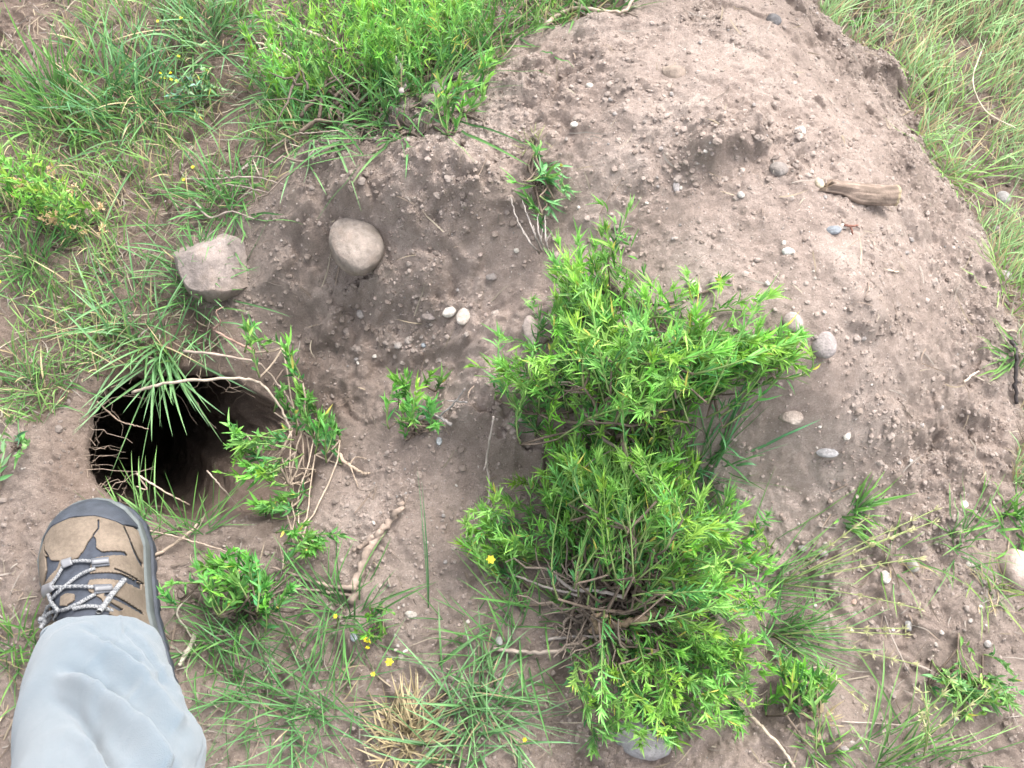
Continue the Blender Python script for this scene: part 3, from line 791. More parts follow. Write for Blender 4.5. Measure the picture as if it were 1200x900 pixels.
def turf(poly, n, seed, thr, **k):
    r = np.random.default_rng(seed); mb = MB()
    def f(x, y): return (sdf(x, y, poly) > -.004) & (fbm(x, y, .07, 3, seed) + .4 * fbm(x, y, .3, 2, seed + 3) > thr + r.normal(0, .15, x.shape))
    P = scatter_in(n, poly, f, r)
    blade_field(mb, P, r=r, **k); return mb
def scatter_in(n, poly, f, r):
    out = []; lo = np.maximum(poly.min(0), (-1.15, -.2)); hi = np.minimum(poly.max(0), (1.4, 1.7))
    for _ in range(60):
        x = r.uniform(lo[0], hi[0], n); y = r.uniform(lo[1], hi[1], n)
        ok = (sdf(x, y, HOLE) < -.004) & f(x, y)
        out.append(np.stack([x[ok], y[ok]], 1))
        if sum(map(len, out)) >= n: break
    return np.vstack(out)[:n]
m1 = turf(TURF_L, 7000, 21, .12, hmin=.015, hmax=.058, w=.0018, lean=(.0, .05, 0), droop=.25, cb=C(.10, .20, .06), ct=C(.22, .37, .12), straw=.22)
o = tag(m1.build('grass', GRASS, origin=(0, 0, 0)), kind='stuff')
m2 = turf(TURF_R, 11000, 22, -.25, hmin=.02, hmax=.065, w=.0017, lean=(.2, .15, 0), droop=.3, cb=C(.22, .36, .14), ct=C(.40, .60, .32), straw=.28, vary=.4)  # washed-out sunlight is painted into these paler blade colours
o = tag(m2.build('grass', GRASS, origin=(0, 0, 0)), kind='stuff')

# the meadow carries on round about
def meadow():
    r = np.random.default_rng(24); mb = MB(); x = r.normal(0, 1.6, 60000); y = .6 + r.normal(0, 1.6, 60000)
    out = (np.abs(x) > .88) | (y < -.05) | (y > 1.36)
    ok = out & (fbm(x, y, .12, 3, 24) + .4 * fbm(x, y, .6, 2, 27) > .0 + r.normal(0, .2, x.shape)) & (np.hypot(x, y - .6) < 4.5)
    ok &= np.hypot(x - .0, y + .1) > .30
    P = np.stack([x[ok], y[ok]], 1)[:18000]
    blade_field(mb, P, .03, .10, .0034, (.05, .05, 0), .3, C(.10, .20, .06), C(.24, .39, .13), straw=.22, r=r, segs=4)
    tag(mb.build('grass', GRASS, origin=(0, 0, 0)), kind='stuff')
meadow()

# dry litter: bits of straw, rootlets, dead leaves
def litter():
    r = np.random.default_rng(33); mb = MB()
    def f(x, y):
        t = np.maximum(sdf(x, y, TURF_L), sdf(x, y, TURF_R)); lowr = (x < -.25) & (y < .35)
        edge = (y < .33)
        p = np.where(t > 0, 1.0, np.where(lowr, .55, np.where(edge, .25, .05)))
        return hash2((x * 1e5).astype(np.int64), (y * 1e5).astype(np.int64), 15) < p
    P = scatter(9500, f, r); n = len(P)
    a = r.uniform(0, 2 * math.pi, n)
    d = unit(np.stack([np.cos(a), np.sin(a), r.uniform(-.02, .3, n)], 1)); L = r.uniform(.006, .034, n)
    cols = np.array([(.38, .31, .22), (.45, .39, .30), (.30, .23, .18), (.20, .16, .13), (.36, .32, .28)])
    c = cols[r.integers(5, size=n)] * r.uniform(.7, 1.1, (n, 1))
    B = np.column_stack([P, hq(P[:, 0], P[:, 1]) + .0015])
    strips(mb, B, d, L, r.uniform(.0006, .0019, n), r.normal(0, .25, (n, 3)) * [1, 1, .1], c, c * .95, 4, 'grass', r=r)
    tag(mb.build('dry_litter', STRAW, origin=(0, 0, 0)), kind='stuff')
litter()

def tuft(px, py, n, hmin, hmax, w, label, rad=.012, lean=(0, 0, 0), spread=.9, droop=.5, cb=GB, ct=GT, straw=.06, group=None, seed=1, cat='grass tuft', name='grass_tuft', stems=0):
    r = np.random.default_rng(seed + 500)
    B = on(px, py); root = empty(name, B); tag(root, label, cat, group)
    q = r.normal(0, rad, (n, 2)); P = B[:2] + q
    P = P[(sdf(P[:, 0], P[:, 1], HOLE) < .0)] if len(P) else P; q = P - B[:2]
    n = len(P)
    a = r.uniform(0, 2 * math.pi, n); sp = spread * r.uniform(0, 1, n) ** .7
    d = np.stack([np.cos(a) * sp, np.sin(a) * sp, np.ones(n) * .75], 1); d[:, :2] += q / rad * .25; d = unit(unit(d) + np.asarray(lean))
    L = r.uniform(hmin, hmax, n)
    hz = d.copy(); hz[:, 2] = 0
    bend = hz * .35 * r.uniform(.2, 1, n)[:, None] - C(0, 0, 1) * (droop * r.uniform(.2, 1.1, n))[:, None] + r.normal(0, .07, (n, 3))
    k = r.uniform(.7, 1.25, (n, 1)); hu = r.uniform(0, 1, (n, 1))
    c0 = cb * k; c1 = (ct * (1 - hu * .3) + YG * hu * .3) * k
    mb = MB(); st = r.uniform(size=n) < straw
    if straw < .9 and st.sum() < 9: st[:] = False
    if straw > .9: st[:] = True
    z = hq(P[:, 0], P[:, 1]); z = np.where(z < -.3, B[2], z)
    Bs = np.column_stack([P, z - .003])
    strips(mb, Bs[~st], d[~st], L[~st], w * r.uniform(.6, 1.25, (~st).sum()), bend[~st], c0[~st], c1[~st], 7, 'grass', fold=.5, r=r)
    if (~st).any(): mb.build('blades', GRASS, root)
    if st.any():
        m2 = MB(); kk = k[st]
        strips(m2, Bs[st], d[st], L[st] * .8, w * .7, bend[st], ST * .6 * kk, ST * kk, 7, 'grass', r=r)
        m2.build('dead_blades', STRAW, root)
    if stems:
        m3 = MB()
        for _ in range(stems):
            dd = unit(np.array([r.normal(0, .4) , r.normal(0, .4), 1.0]) + 1.3 * np.asarray(lean)); LL = hmax * r.uniform(1.1, 1.5)
            t = np.linspace(0, 1, 9)[:, None]; Pp = B + dd * LL * t + (np.array([dd[0], dd[1], -.6]) * .45) * LL * t ** 2
            Pp[:, 2] = np.maximum(Pp[:, 2], hq(Pp[:, 0], Pp[:, 1]) + .003)
            tube(m3, Pp, .0006, (.30, .36, .14), 4)
            Hh = Pp[5:]; hb = np.repeat(Hh, 7, 0) + r.normal(0, .001, (len(Hh) * 7, 3))
            strips(m3, hb, unit(dd + r.normal(0, .5, hb.shape)), .007, .0016, r.normal(0, .1, hb.shape), np.tile((.42, .42, .2), (len(hb), 1)), np.tile((.5, .46, .28), (len(hb), 1)), 2, 'leaf', r=r)
        m3.build('seed_heads', GRASS, root)
    return root
BGt = C(.19, .37, .18)
TF = [
 (70,130,170,.06,.14,.0026,'tall bright grass tuft near the left edge, high up, with dark soil to its right',dict(rad=.03,spread=.5,ct=C(.15,.33,.08))),
 (155,125,190,.07,.15,.0026,'broad spiky grass tuft in the upper left, the fullest of the turf',dict(rad=.035,spread=.7,ct=BG)),
 (25,235,70,.05,.10,.0028,'yellow-green grass tuft on the left edge above the flowering weed',dict(rad=.02,spread=.5,ct=C(.2,.38,.05))),
 (250,40,160,.05,.11,.0026,'blue-green arching grass tuft at the top between weeds',dict(rad=.03,spread=.9,ct=BGt)),
 (35,315,110,.05,.09,.0018,'fine dark green grass tuft on the left edge below the flowering weed',dict(rad=.018,spread=.9,ct=C(.10,.27,.07))),
 (150,330,60,.03,.06,.0017,'sparse low grass tuft left of the angular rock',dict(rad=.02,spread=.9,ct=C(.12,.3,.08),straw=.25)),
 (150,388,75,.06,.13,.0026,'long-bladed grass tuft arching left above the burrow mouth',dict(rad=.022,spread=1.1,lean=(-.35,-.05,0),ct=BGt,straw=.12,droop=.55)),
 (188,418,36,.08,.13,.0032,'grass tuft hanging its blades down over the dark burrow mouth',dict(rad=.011,spread=.75,lean=(.12,-1.05,-.1),ct=BGt,droop=.45,straw=.15)),
 (232,385,36,.05,.09,.0022,'grass tuft below the angular rock leaning into the burrow from above right',dict(rad=.02,spread=1.0,lean=(.2,-.5,0),ct=BGt,straw=.1)),
 (225,325,110,.04,.08,.0020,'thick green grass tuft pressed against the left side of the angular rock',dict(rad=.022,spread=.8,ct=C(.12,.31,.10))),
 (262,240,130,.04,.09,.0021,'green grass tuft above the angular rock under dry twigs',dict(rad=.028,spread=.8,ct=C(.11,.30,.09))),
 (40,455,60,.04,.09,.0020,'thin upright grass tuft left of the burrow mouth',dict(rad=.014,spread=.7,ct=C(.12,.30,.09),straw=.25)),
 (172,613,34,.05,.09,.0021,'sparse grass tuft at the near lip of the burrow beside the boot tip',dict(rad=.012,spread=.7,lean=(0,.5,0),ct=C(.18,.36,.10))),
 (232,614,48,.04,.08,.0018,'short grass tuft at the near right lip of the burrow',dict(rad=.014,spread=.7,lean=(.1,.4,0),ct=C(.14,.34,.08))),
 (345,105,90,.05,.12,.0026,'loose grass tuft left of the tall shrub with a pale seed stalk',dict(rad=.025,spread=.8,ct=BGt)),
 (375,160,60,.06,.14,.0026,'grass tuft with long blades arching right over the top edge of the soil',dict(rad=.02,spread=.8,lean=(.5,-.1,0),ct=BGt,straw=0)),
 (470,120,110,.05,.13,.0026,'dark green grass tuft growing through the foot of the tall shrub',dict(rad=.035,spread=.6,ct=C(.10,.28,.08))),
 (560,60,80,.05,.11,.0024,'grass tuft at the right foot of the tall shrub beside the bare soil',dict(rad=.03,spread=.6,ct=C(.11,.3,.08))),
 (690,10,60,.03,.07,.0030,'narrow green weed clump at the top edge of the soil heap',dict(rad=.03,spread=.9,ct=C(.14,.33,.08))),
 (18,770,90,.04,.07,.0020,'grass tuft at the left edge beside the trouser leg',dict(rad=.02,spread=.8,ct=C(.13,.3,.05),straw=.2)),
 (300,800,110,.05,.10,.0017,'fine dark bluish grass tuft right of the trouser leg, near the boot heel',dict(rad=.028,spread=.9,lean=(.1,0,0),ct=C(.08,.22,.08))),
 (360,830,120,.05,.11,.0017,'fine grass tuft at the bottom between the trouser leg and the straw clump',dict(rad=.030,spread=.9,ct=C(.10,.27,.10),straw=.1)),
 (270,735,120,.03,.075,.0019,'dark green short grass tuft beside the boot under the leafy sprigs',dict(rad=.026,spread=.8,ct=C(.08,.26,.05))),
 (405,720,70,.05,.11,.0020,'upright grass tuft below the branched stick',dict(rad=.016,spread=.5,lean=(.05,.1,0),ct=C(.10,.28,.08))),
 (555,825,140,.045,.10,.0022,'full grey-green grass tuft at the bottom middle right of the straw clump',dict(rad=.024,spread=1.15,ct=BGt,straw=.12)),
 (545,895,60,.05,.10,.0024,'grey-green grass tuft cut by the bottom of the picture below the straw clump',dict(rad=.02,spread=.9,ct=BGt)),
 (610,740,45,.06,.12,.0022,'loose grass tuft at the lower left foot of the shrub',dict(rad=.025,spread=.9,ct=C(.12,.31,.08))),
 (545,735,14,.03,.06,.0018,'scant few-bladed tuft on bare ground above the grey-green tuft',dict(rad=.014,spread=.6,ct=C(.12,.31,.10))),
 (838,545,36,.04,.085,.0026,'blue-green wide-bladed grass tuft in the notch on the right of the shrub',dict(rad=.016,spread=.9,lean=(.15,-.1,0),ct=C(.12,.34,.17))),
 (800,570,70,.05,.09,.0016,'fine shaded grass tuft deep inside the gap of the shrub',dict(rad=.02,spread=.6,ct=C(.07,.22,.06))),
 (925,745,60,.04,.08,.0017,'fine grass tuft right of the lower shrub',dict(rad=.018,spread=.8,lean=(.3,.05,0),ct=C(.12,.32,.09))),
 (915,685,40,.05,.10,.0014,'grass tuft with long pale seed heads reaching right from the shrub',dict(rad=.014,spread=.6,lean=(.9,.15,-.1),ct=C(.16,.33,.10),stems=6)),
 (905,745,26,.05,.10,.0015,'grass tuft with seed heads arching down right from the lower shrub',dict(rad=.012,spread=.6,lean=(.9,-.25,-.1),ct=C(.16,.33,.10),stems=4)),
 (1000,602,34,.03,.06,.0026,'small green grass tuft alone at the lower right foot of the heap',dict(rad=.008,spread=.8,lean=(.6,.1,0),ct=C(.15,.38,.06),droop=.6)),
 (1045,650,24,.03,.07,.0017,'weak pale green tuft just above the bright white pebble',dict(rad=.012,spread=.8,ct=C(.2,.36,.08),straw=.3)),
 (1125,640,34,.04,.09,.0018,'thin grass tuft right of the weak one, left of the pink rock',dict(rad=.012,spread=.9,lean=(.1,.1,0),ct=C(.16,.35,.10),straw=.15)),
 (1160,695,44,.025,.05,.0017,'short yellowing grass tuft below the pink rock',dict(rad=.010,spread=.9,ct=C(.3,.42,.08),straw=.35)),
 (1190,610,60,.03,.06,.0028,'bright grass tuft at the right edge beside a yellow flower',dict(rad=.016,spread=.9,ct=C(.14,.36,.04))),
 (1030,900,60,.05,.11,.0020,'tall grass tuft at the bottom right cut by the picture edge',dict(rad=.02,spread=.5,lean=(.2,.1,0),ct=C(.22,.42,.12),stems=2)),
 (1080,890,50,.05,.12,.0020,'loose pale grass tuft at the bottom right beside the creeping weed',dict(rad=.02,spread=.6,lean=(.2,.15,0),ct=C(.24,.44,.14),stems=2)),
 (955,880,60,.015,.035,.0018,'low mossy-looking grass tuft left of the bottom right tufts',dict(rad=.014,spread=.9,ct=C(.14,.3,.05),straw=.3)),
 (1195,420,22,.04,.08,.0030,'reddish-stemmed weed tuft on the right edge at the foot of the heap',dict(rad=.01,spread=.8,lean=(-.3,-.1,0),ct=C(.2,.36,.10))),
 (1188,345,60,.04,.08,.0018,'grass tuft spilling onto the right foot of the heap',dict(rad=.02,spread=.8,cb=C(.16,.28,.07),ct=C(.32,.52,.16),straw=.2)),
 (1122,212,70,.05,.09,.0020,'grass tuft leaning over the right foot of the heap, halfway up',dict(rad=.025,spread=.8,lean=(0,-.1,0),cb=C(.16,.28,.07),ct=C(.30,.52,.18),straw=.2)),
 (1105,128,70,.05,.09,.0020,'grass tuft at the upper right foot of the heap',dict(rad=.03,spread=.7,cb=C(.16,.28,.07),ct=C(.30,.50,.14),straw=.2)),
 (985,5,60,.03,.07,.0024,'grass tuft at the very top right of the heap',dict(rad=.02,spread=.7,ct=C(.18,.40,.08))),
]
for k, (a, b, n, h0, h1, w, lab, kw) in enumerate(TF):
    tuft(a, b, n, h0, h1, w, lab, seed=k, **kw)
# a single upright blade on the bare ground and the dry tuft
tuft(502,712,2,.11,.13,.0022,'lone slender grass blade standing on bare ground left of the shrub',rad=.001,spread=.08,lean=(0,.75,-.25),droop=.0,straw=0,name='grass_tuft',cat='grass',seed=900,ct=C(.14,.36,.16))
tuft(478,862,240,.025,.06,.0030,'bleached straw-coloured dead clump at the bottom middle',rad=.016,spread=.7,lean=(.1,.35,0),cb=C(.5,.4,.24),ct=C(.75,.62,.40),straw=.999,seed=901,name='dry_grass_clump',cat='dry grass')
tuft(960,835,26,.02,.05,.0030,'small bleached straw clump right of the lower shrub near the bottom',rad=.005,spread=.25,lean=(0,.5,0),straw=.999,seed=902,name='dry_grass_clump',cat='dry grass')
tuft(625,170,26,.012,.028,.0012,'tiny wilted olive weed on the slope above the uprooted green weed',rad=.006,spread=1.0,ct=C(.30,.30,.14),cb=C(.2,.2,.1),straw=.2,seed=903,name='wilted_weed',cat='weed')

# ------------------------------------------------------------------ leafy plants
def leafy(base, tips, dirs, Ls, nl, ll, lw, label, root_r=.004, group=None, seed=1, ctip=C(.31, .55, .09), cbase=C(.06, .19, .04), cat='shrub', name='leafy_shrub', wood=C(.19, .145, .115), flowers=0, fcol=(.7, .5, .3), wood_end=.0007, low=0, sag=.25, hubs=None, thick=.0027, fsize=.006):
    """base: foot on the ground; tips: shoot ends; dirs: shoot directions; each shoot is joined to the foot by its own woody stem"""
    r = np.random.default_rng(seed + 7000)
    root = empty(name, base); tag(root, label, cat, group)
    ml, mw, ms = MB(), MB(), MB()
    N = len(tips); Ls = np.broadcast_to(Ls, (N,))
    Dn = unit(np.asarray(dirs, float)); BV = r.normal(0, .26, (N, 3)) * [1, 1, .4] + C(0, 0, .12)
    ST0 = tips - Dn * Ls[:, None] - BV * Ls[:, None]
    g0 = hq(ST0[:, 0], ST0[:, 1]); ST0[:, 2] = np.maximum(ST0[:, 2], g0 + .004)
    if hubs is None:
        lead = r.choice(N, max(1, N // 5), replace=False)
        hubs = lead[np.argmin(np.linalg.norm(ST0[:, None] - ST0[lead][None], axis=-1), 1)]
        hubs[lead] = lead
    for k in range(N):
        T, D, L, bendv = tips[k], Dn[k], Ls[k], BV[k]
        t = np.linspace(0, 1, 7)[:, None]
        S0 = T - D * L - bendv * L
        P = S0 + D * L * t + bendv * L * t ** 2
        P[:, 2] = np.maximum(P[:, 2], hq(P[:, 0], P[:, 1]) + .004)
        S0 = P[0]
        tube(ms, P, np.linspace(.0012, .0005, 7), np.linspace(0, 1, 7)[:, None] * (C(.22, .38, .10) - C(.2, .25, .10)) + C(.2, .25, .10), 4)
        if hubs[k] == k:      # a main stem from the foot
            B = base + np.append(r.normal(0, root_r, 2), -.003); ds = np.linalg.norm(S0 - B)
            mid = B * .5 + S0 * .5 + np.append(r.normal(0, .07 * ds, 2), -sag * .25 * ds)
            gm = float(hq(mid[0], mid[1])); mid[2] = max(mid[2], gm + .004) if gm > -.3 else mid[2]
            Pw = open_spline([B, B * .7 + mid * .3 + C(0, 0, .01), mid, S0], 9); Pw[1:-1] += r.normal(0, .0018, (7, 3)); rr0 = thick
        else:                 # a side stem from its neighbour
            H = ST0[hubs[k]]; mid = H * .5 + S0 * .5 + C(0, 0, -.10 * np.linalg.norm(S0 - H)); Pw = open_spline([H, mid, S0], 6); rr0 = .0013
        tube(mw, Pw, np.linspace(rr0, wood_end + .0004, len(Pw)) * r.uniform(.8, 1.2), wood * r.uniform(.7, 1.35), 5)
        n = int(nl * r.uniform(.75, 1.25))
        u = np.concatenate([r.uniform(.05, 1, n - n // 4) ** .8, np.full(n // 4, 1.0) - r.uniform(0, .06, n // 4)]); n = len(u)
        Bp = S0 + D * L * u[:, None] + bendv * L * (u ** 2)[:, None]
        Bp[:, 2] = np.maximum(Bp[:, 2], hq(Bp[:, 0], Bp[:, 1]) + .004)
        tg = unit(D + 2 * bendv * u[:, None])
        ph = np.arange(n) * 2.39996 + r.uniform(0, 6)
        X = unit(np.cross(tg, C(.13, .9, .2))); Y = np.cross(tg, X)
        open_ = np.where(u > .93, r.uniform(.15, .65, n), r.uniform(.6, 1.3, n))
        d = unit(tg * 1.0 + (X * np.cos(ph)[:, None] + Y * np.sin(ph)[:, None]) * open_[:, None] + C(0, 0, .15))
        lln = ll * r.uniform(.55, 1.2, n) * np.where(u > .93, .85, 1)
        bend = (tg * .25 - (X * np.cos(ph)[:, None] + Y * np.sin(ph)[:, None]) * .15) * r.uniform(-.8, 2.0, (n, 1)) + C(0, 0, -.18) * r.uniform(-.8, 1.6, (n, 1)) + r.normal(0, .34, (n, 3))
        f = np.clip(u[:, None] * .95 + r.normal(0, .15, (n, 1)), 0, 1) ** 1.3
        tone = r.uniform(.65, 1.25) * np.array([r.uniform(.72, 1.10), 1, r.uniform(.8, 1.7)])
        c = (cbase * (1 - f) + ctip * f) * r.uniform(.8, 1.2, (n, 1)) * tone
        yel = r.uniform(size=n) < .015; c[yel] = C(.55, .50, .12)
        strips(ml, Bp, d, lln, lw * r.uniform(.7, 1.25, n), bend, c * .85, c * 1.08, 5, 'leaf', fold=.55, r=r)
    ml.build('foliage', LEAF, root); mw.build('woody_stems', WOOD, root); ms.build('green_shoots', LEAF, root)
    if low:
        m = MB()
        for _ in range(low):
            a = r.uniform(0, 6.28); LL = r.uniform(.03, .10)
            d = unit(np.array([math.cos(a), math.sin(a), r.uniform(.0, .7)]))
            P = base + d * LL * np.linspace(.0, 1, 7)[:, None] + np.append(r.normal(0, root_r * 1.5, 2), .004) + r.normal(0, .002, (7, 3)); P[:, 2] = np.maximum(P[:, 2], hq(P[:, 0], P[:, 1]) + .002)
            tube(m, P, np.linspace(.0020, .0006, 7) * r.uniform(.5, 1.3), C(.25, .20, .165) * r.uniform(.5, 1.3), 5)
        m.build('dead_twigs', WOOD, root)
    if flowers:
        m = MB()
        for k in r.choice(N, min(N, flowers), replace=False):
            for _ in range(5):
                p = tips[k] + r.normal(0, .004, 3)
                strips(m, np.repeat(p[None], 8, 0), unit(r.normal(0, 1, (8, 3)) + C(0, 0, .8)), fsize, .0022, r.normal(0, .1, (8, 3)), np.tile(fcol, (8, 1)), np.tile(fcol, (8, 1)) * 1.05, 2, 'leaf', r=r, clamp=False)
        m.build('flower_heads', PETAL, root)
    return root

def region(poly, n, hlo, hhi, base, seed, upw=.7, out=1.0, Llo=.05, Lhi=.09, edge=None, tilt=(0, 0, 0)):
    """shoot ends spread through the crown over a plan region"""
    r = np.random.default_rng(seed); pa = np.array(poly, float); px, py = [], []
    while len(px) < n:
        x = r.uniform(pa[:, 0].min(), pa[:, 0].max()); y = r.uniform(pa[:, 1].min(), pa[:, 1].max())
        if inpoly(np.array(x), np.array(y), poly) and vnoise(np.array([x]), np.array([y]), 38., seed)[0] > r.uniform(-.9, .35): px.append(x); py.append(y)
    px, py = np.array(px), np.array(py)
    P0 = on(px, py); g = P0[:, 2]
    ed = polydist(px, py, poly); ed = np.clip(ed / 45., .25, 1)
    h = r.uniform(hlo, hhi, n) * ed
    T = at(px, py, g + h)
    T[:, 2] = np.maximum(T[:, 2], hq(T[:, 0], T[:, 1]) + .01)
    rad = T - base; rad[:, 2] = 0; rl = np.linalg.norm(rad, axis=1, keepdims=True); rad = rad / np.maximum(rl, 1e-3) * np.minimum(rl / .08, 1)
    D = unit(rad * out * r.uniform(.5, 1.2, (n, 1)) + C(0, 0, upw) * r.uniform(.6, 1.3, (n, 1)) + r.normal(0, .22, (n, 3)) + np.asarray(tilt))
    return T, D, r.uniform(Llo, Lhi, n)

# upper shrub, on the shoulder of the heap
b1 = on(np.array(735.), np.array(485.))
R1 = [([(560,435),(600,400),(640,360),(650,300),(700,300),(740,350),(800,370),(830,400),(830,470),(760,540),(690,500),(610,480)], 112, .04, .13),
      ([(640,300),(665,275),(720,300),(715,350),(650,370)], 22, .05, .12),
      ([(800,380),(870,350),(925,385),(940,415),(880,445),(820,470)], 55, .03, .10),
      ([(700,340),(760,330),(830,370),(820,470),(700,450)], 48, .06, .14)]
Ts, Ds, Lz = [], [], []
for k, (p, n, a, b) in enumerate(R1):
    t, d, l = region(p, n, a, b, b1, 40 + k); Ts.append(t); Ds.append(d); Lz.append(l)
ex = [((950,412,.06),(1,-.15,.35),.09),((905,345,.05),(.6,.7,.5),.08),((890,352,.06),(.4,.8,.5),.08),((737,245,.04),(.5,1,.35),.06),((655,285,.09),(-.1,.6,.9),.09),((925,400,.06),(1,.1,.3),.08),((935,430,.05),(1,-.3,.4),.07),((556,440,.04),(-1,.2,.4),.07),((585,395,.06),(-.6,.6,.5),.08)]
for (a, b, h), d, l in ex:
    g = on(np.array(float(a)), np.array(float(b)))[2]
    Ts.append(at(a, b, g + h)[None]); Ds.append(np.array([d], float)); Lz.append(np.array([l]))
leafy(b1, np.vstack(Ts), np.vstack(Ds), np.concatenate(Lz), 33, .0150, .0022, 'big bright green leafy shrub on the shoulder of the soil heap, the upper of two', root_r=.012, seed=1, low=35)

# lower shrub with a bare woody heart
b2 = on(np.array(725.), np.array(705.))
R2 = [([(620,560),(640,500),(720,500),(800,540),(880,600),(900,690),(890,760),(830,800),(790,740),(780,670),(775,640),(740,625),(660,630)], 170, .06, .15),
      ([(535,610),(600,570),(660,560),(670,640),(600,660),(545,665)], 44, .03, .09),
      ([(660,800),(730,770),(800,770),(860,750),(910,800),(860,860),(770,880),(690,890),(650,850)], 78, .04, .11),
      ([(640,500),(720,478),(800,500),(835,560),(760,600),(650,580)], 64, .05, .12),
      ([(650,520),(740,520),(800,590),(790,610),(680,590)], 50, .07, .14)]
Ts, Ds, Lz = [], [], []
for k, (p, n, a, b) in enumerate(R2):
    t, d, l = region(p, n, a, b, b2, 60 + k); Ts.append(t); Ds.append(d); Lz.append(l)
leafy(b2, np.vstack(Ts), np.vstack(Ds), np.concatenate(Lz), 33, .0150, .0022, 'big bright green leafy shrub round a bare twiggy heart, the lower of two', root_r=.020, seed=2, low=150)

# tall shrub at the top
b3 = on(np.array(450.), np.array(120.))
t1 = region([(310,20),(400,-40),(600,-60),(600,20),(560,70),(480,115),(400,110),(320,95)], 150, .05, .16, b3, 80, upw=1.2, out=.5, Llo=.07, Lhi=.12)
t2 = region([(400,0),(540,-30),(580,40),(470,110),(400,100)], 90, .08, .2, b3, 81, upw=1.3, out=.4, Llo=.07, Lhi=.12)
t3 = region([(295,85),(350,70),(400,110),(380,140),(320,130)], 36, .03, .09, b3, 82, upw=1.2, out=.5)
leafy(b3, np.vstack([t1[0], t2[0], t3[0]]), np.vstack([t1[1], t2[1], t3[1]]), np.concatenate([t1[2], t2[2], t3[2]]), 27, .0155, .0021, 'tall upright leafy shrub at the top of the picture beyond the bare soil', root_r=.05, seed=3, low=50)
b3b = on(np.array(640.), np.array(5.))
t1 = region([(570,-60),(730,-60),(735,0),(700,15),(640,15),(590,30)], 46, .02, .08, b3b, 85, upw=.9, out=.6)
leafy(b3b, *t1, 20, .020, .0030, 'low leafy shrub at the top edge right of the tall one', root_r=.03, seed=4, low=20)
# flowering weed on the left edge
b4 = on(np.array(70.), np.array(262.))
t1 = region([(10,215),(50,195),(90,225),(135,255),(130,275),(70,285),(15,250)], 42, .02, .07, b4, 90, upw=.9)
leafy(b4, *t1, 18, .014, .0030, 'yellow-green weed with withered peach flower heads on the left edge', root_r=.02, seed=5, ctip=C(.34, .52, .08), cat='weed', name='flowering_weed', flowers=16, fcol=np.array((.68, .50, .30)))

def sprig(px, py, pts, label, nl=26, ll=.017, lw=.0034, seed=10, L=(.03, .05), ctip=C(.26, .50, .08), spread=.5, up=.7, name='leafy_sprig', cat='sprig', **kw):
    B = on(np.array(float(px)), np.array(float(py))); r = np.random.default_rng(seed); T, D, Lq, hub = [], [], [], []
    for (a, b, h, k) in pts:
        g = on(np.array(float(a)), np.array(float(b)))[2]; g = g if g > -.1 else -.02
        c = at(a, b, g + h)
        hb = len(T)
        for _ in range(k):
            hub.append(hb); T.append(c + r.normal(0, .009, 3)); dd = c - B; dd[2] = 0
            D.append(unit(unit(dd) * .8 + C(0, 0, up) + r.normal(0, spread * .5, 3))); Lq.append(r.uniform(*L))
    return leafy(B, np.array(T), np.array(D), np.array(Lq), nl, ll, lw, label, root_r=.004, seed=seed, cat=cat, name=name, ctip=ctip, sag=.1, hubs=np.array(hub), thick=.0011, **kw)
sprig(485,505,[(465,462,.05,3),(480,450,.06,3),(495,470,.05,3),(472,485,.04,3),(500,490,.04,2),(517,440,.03,2),(485,480,.04,2)],'small upright leafy sprig alone on the hump left of the upper shrub',seed=11,L=(.02,.035),nl=18,ll=.014)
sprig(528,145,[(525,120,.05,3),(540,95,.06,3),(565,75,.06,3),(575,90,.05,2),(535,110,.04,2)],'small leafy sprig at the top edge of the bare soil below the tall shrub',seed=12,nl=16,ll=.014,L=(.025,.04))
sprig(628,222,[(600,212,.012,2),(628,198,.014,2),(650,208,.012,3),(655,238,.008,3),(645,248,.008,2),(630,214,.014,2)],'uprooted green weed lying flat on the upper slope',seed=13,nl=9,ll=.015,up=.1,L=(.015,.03),ctip=C(.22,.44,.12),name='uprooted_weed',cat='weed')
sprig(365,555,[(290,385,.10,4),(330,405,.09,3),(275,505,.10,5),(290,530,.09,6),(305,560,.08,6),(325,590,.07,5),(270,535,.09,3),(300,600,.05,4)],'thin woody shrub sending leafy sprigs over the right side of the burrow',seed=14,nl=20,ll=.014,name='leafy_shrub',cat='shrub',wood=C(.34,.27,.21),L=(.025,.05))
sprig(350,640,[(345,460,.06,4),(365,475,.06,4),(385,490,.06,4),(375,510,.05,4),(345,480,.05,3),(360,620,.04,4),(385,635,.03,3),(375,650,.03,3)],'thin woody shrub with leafy sprigs on the right lip of the burrow',seed=15,nl=18,ll=.013,name='leafy_shrub',cat='shrub',wood=C(.40,.32,.25),L=(.02,.045),ctip=C(.20,.42,.07))
sprig(290,715,[(240,675,.05,4),(270,665,.06,5),(295,660,.06,5),(310,685,.05,5),(285,690,.05,5),(330,690,.04,3),(240,640,.04,2),(180,700,.05,2),(255,690,.05,4)],'low leafy shrub between the boot and the branched stick',seed=16,nl=20,ll=.013,name='leafy_shrub',cat='shrub',ctip=C(.20,.44,.06),low=20,L=(.025,.045))
sprig(1110,790,[(1100,790,.03,4),(1125,800,.03,4),(1120,830,.02,4),(1150,815,.02,5),(1185,810,.02,4),(1170,840,.02,4),(1195,830,.02,3)],'creeping pale weed at the lower right edge',seed=17,nl=16,ll=.010,lw=.003,name='creeping_weed',cat='weed',ctip=C(.30,.48,.12))
sprig(22,525,[(15,515,.02,2),(25,530,.02,2),(35,530,.01,1)],'tiny pale weed left of the burrow mouth',seed=18,nl=8,ll=.016,lw=.005,name='small_weed',cat='weed',ctip=C(.26,.42,.16))
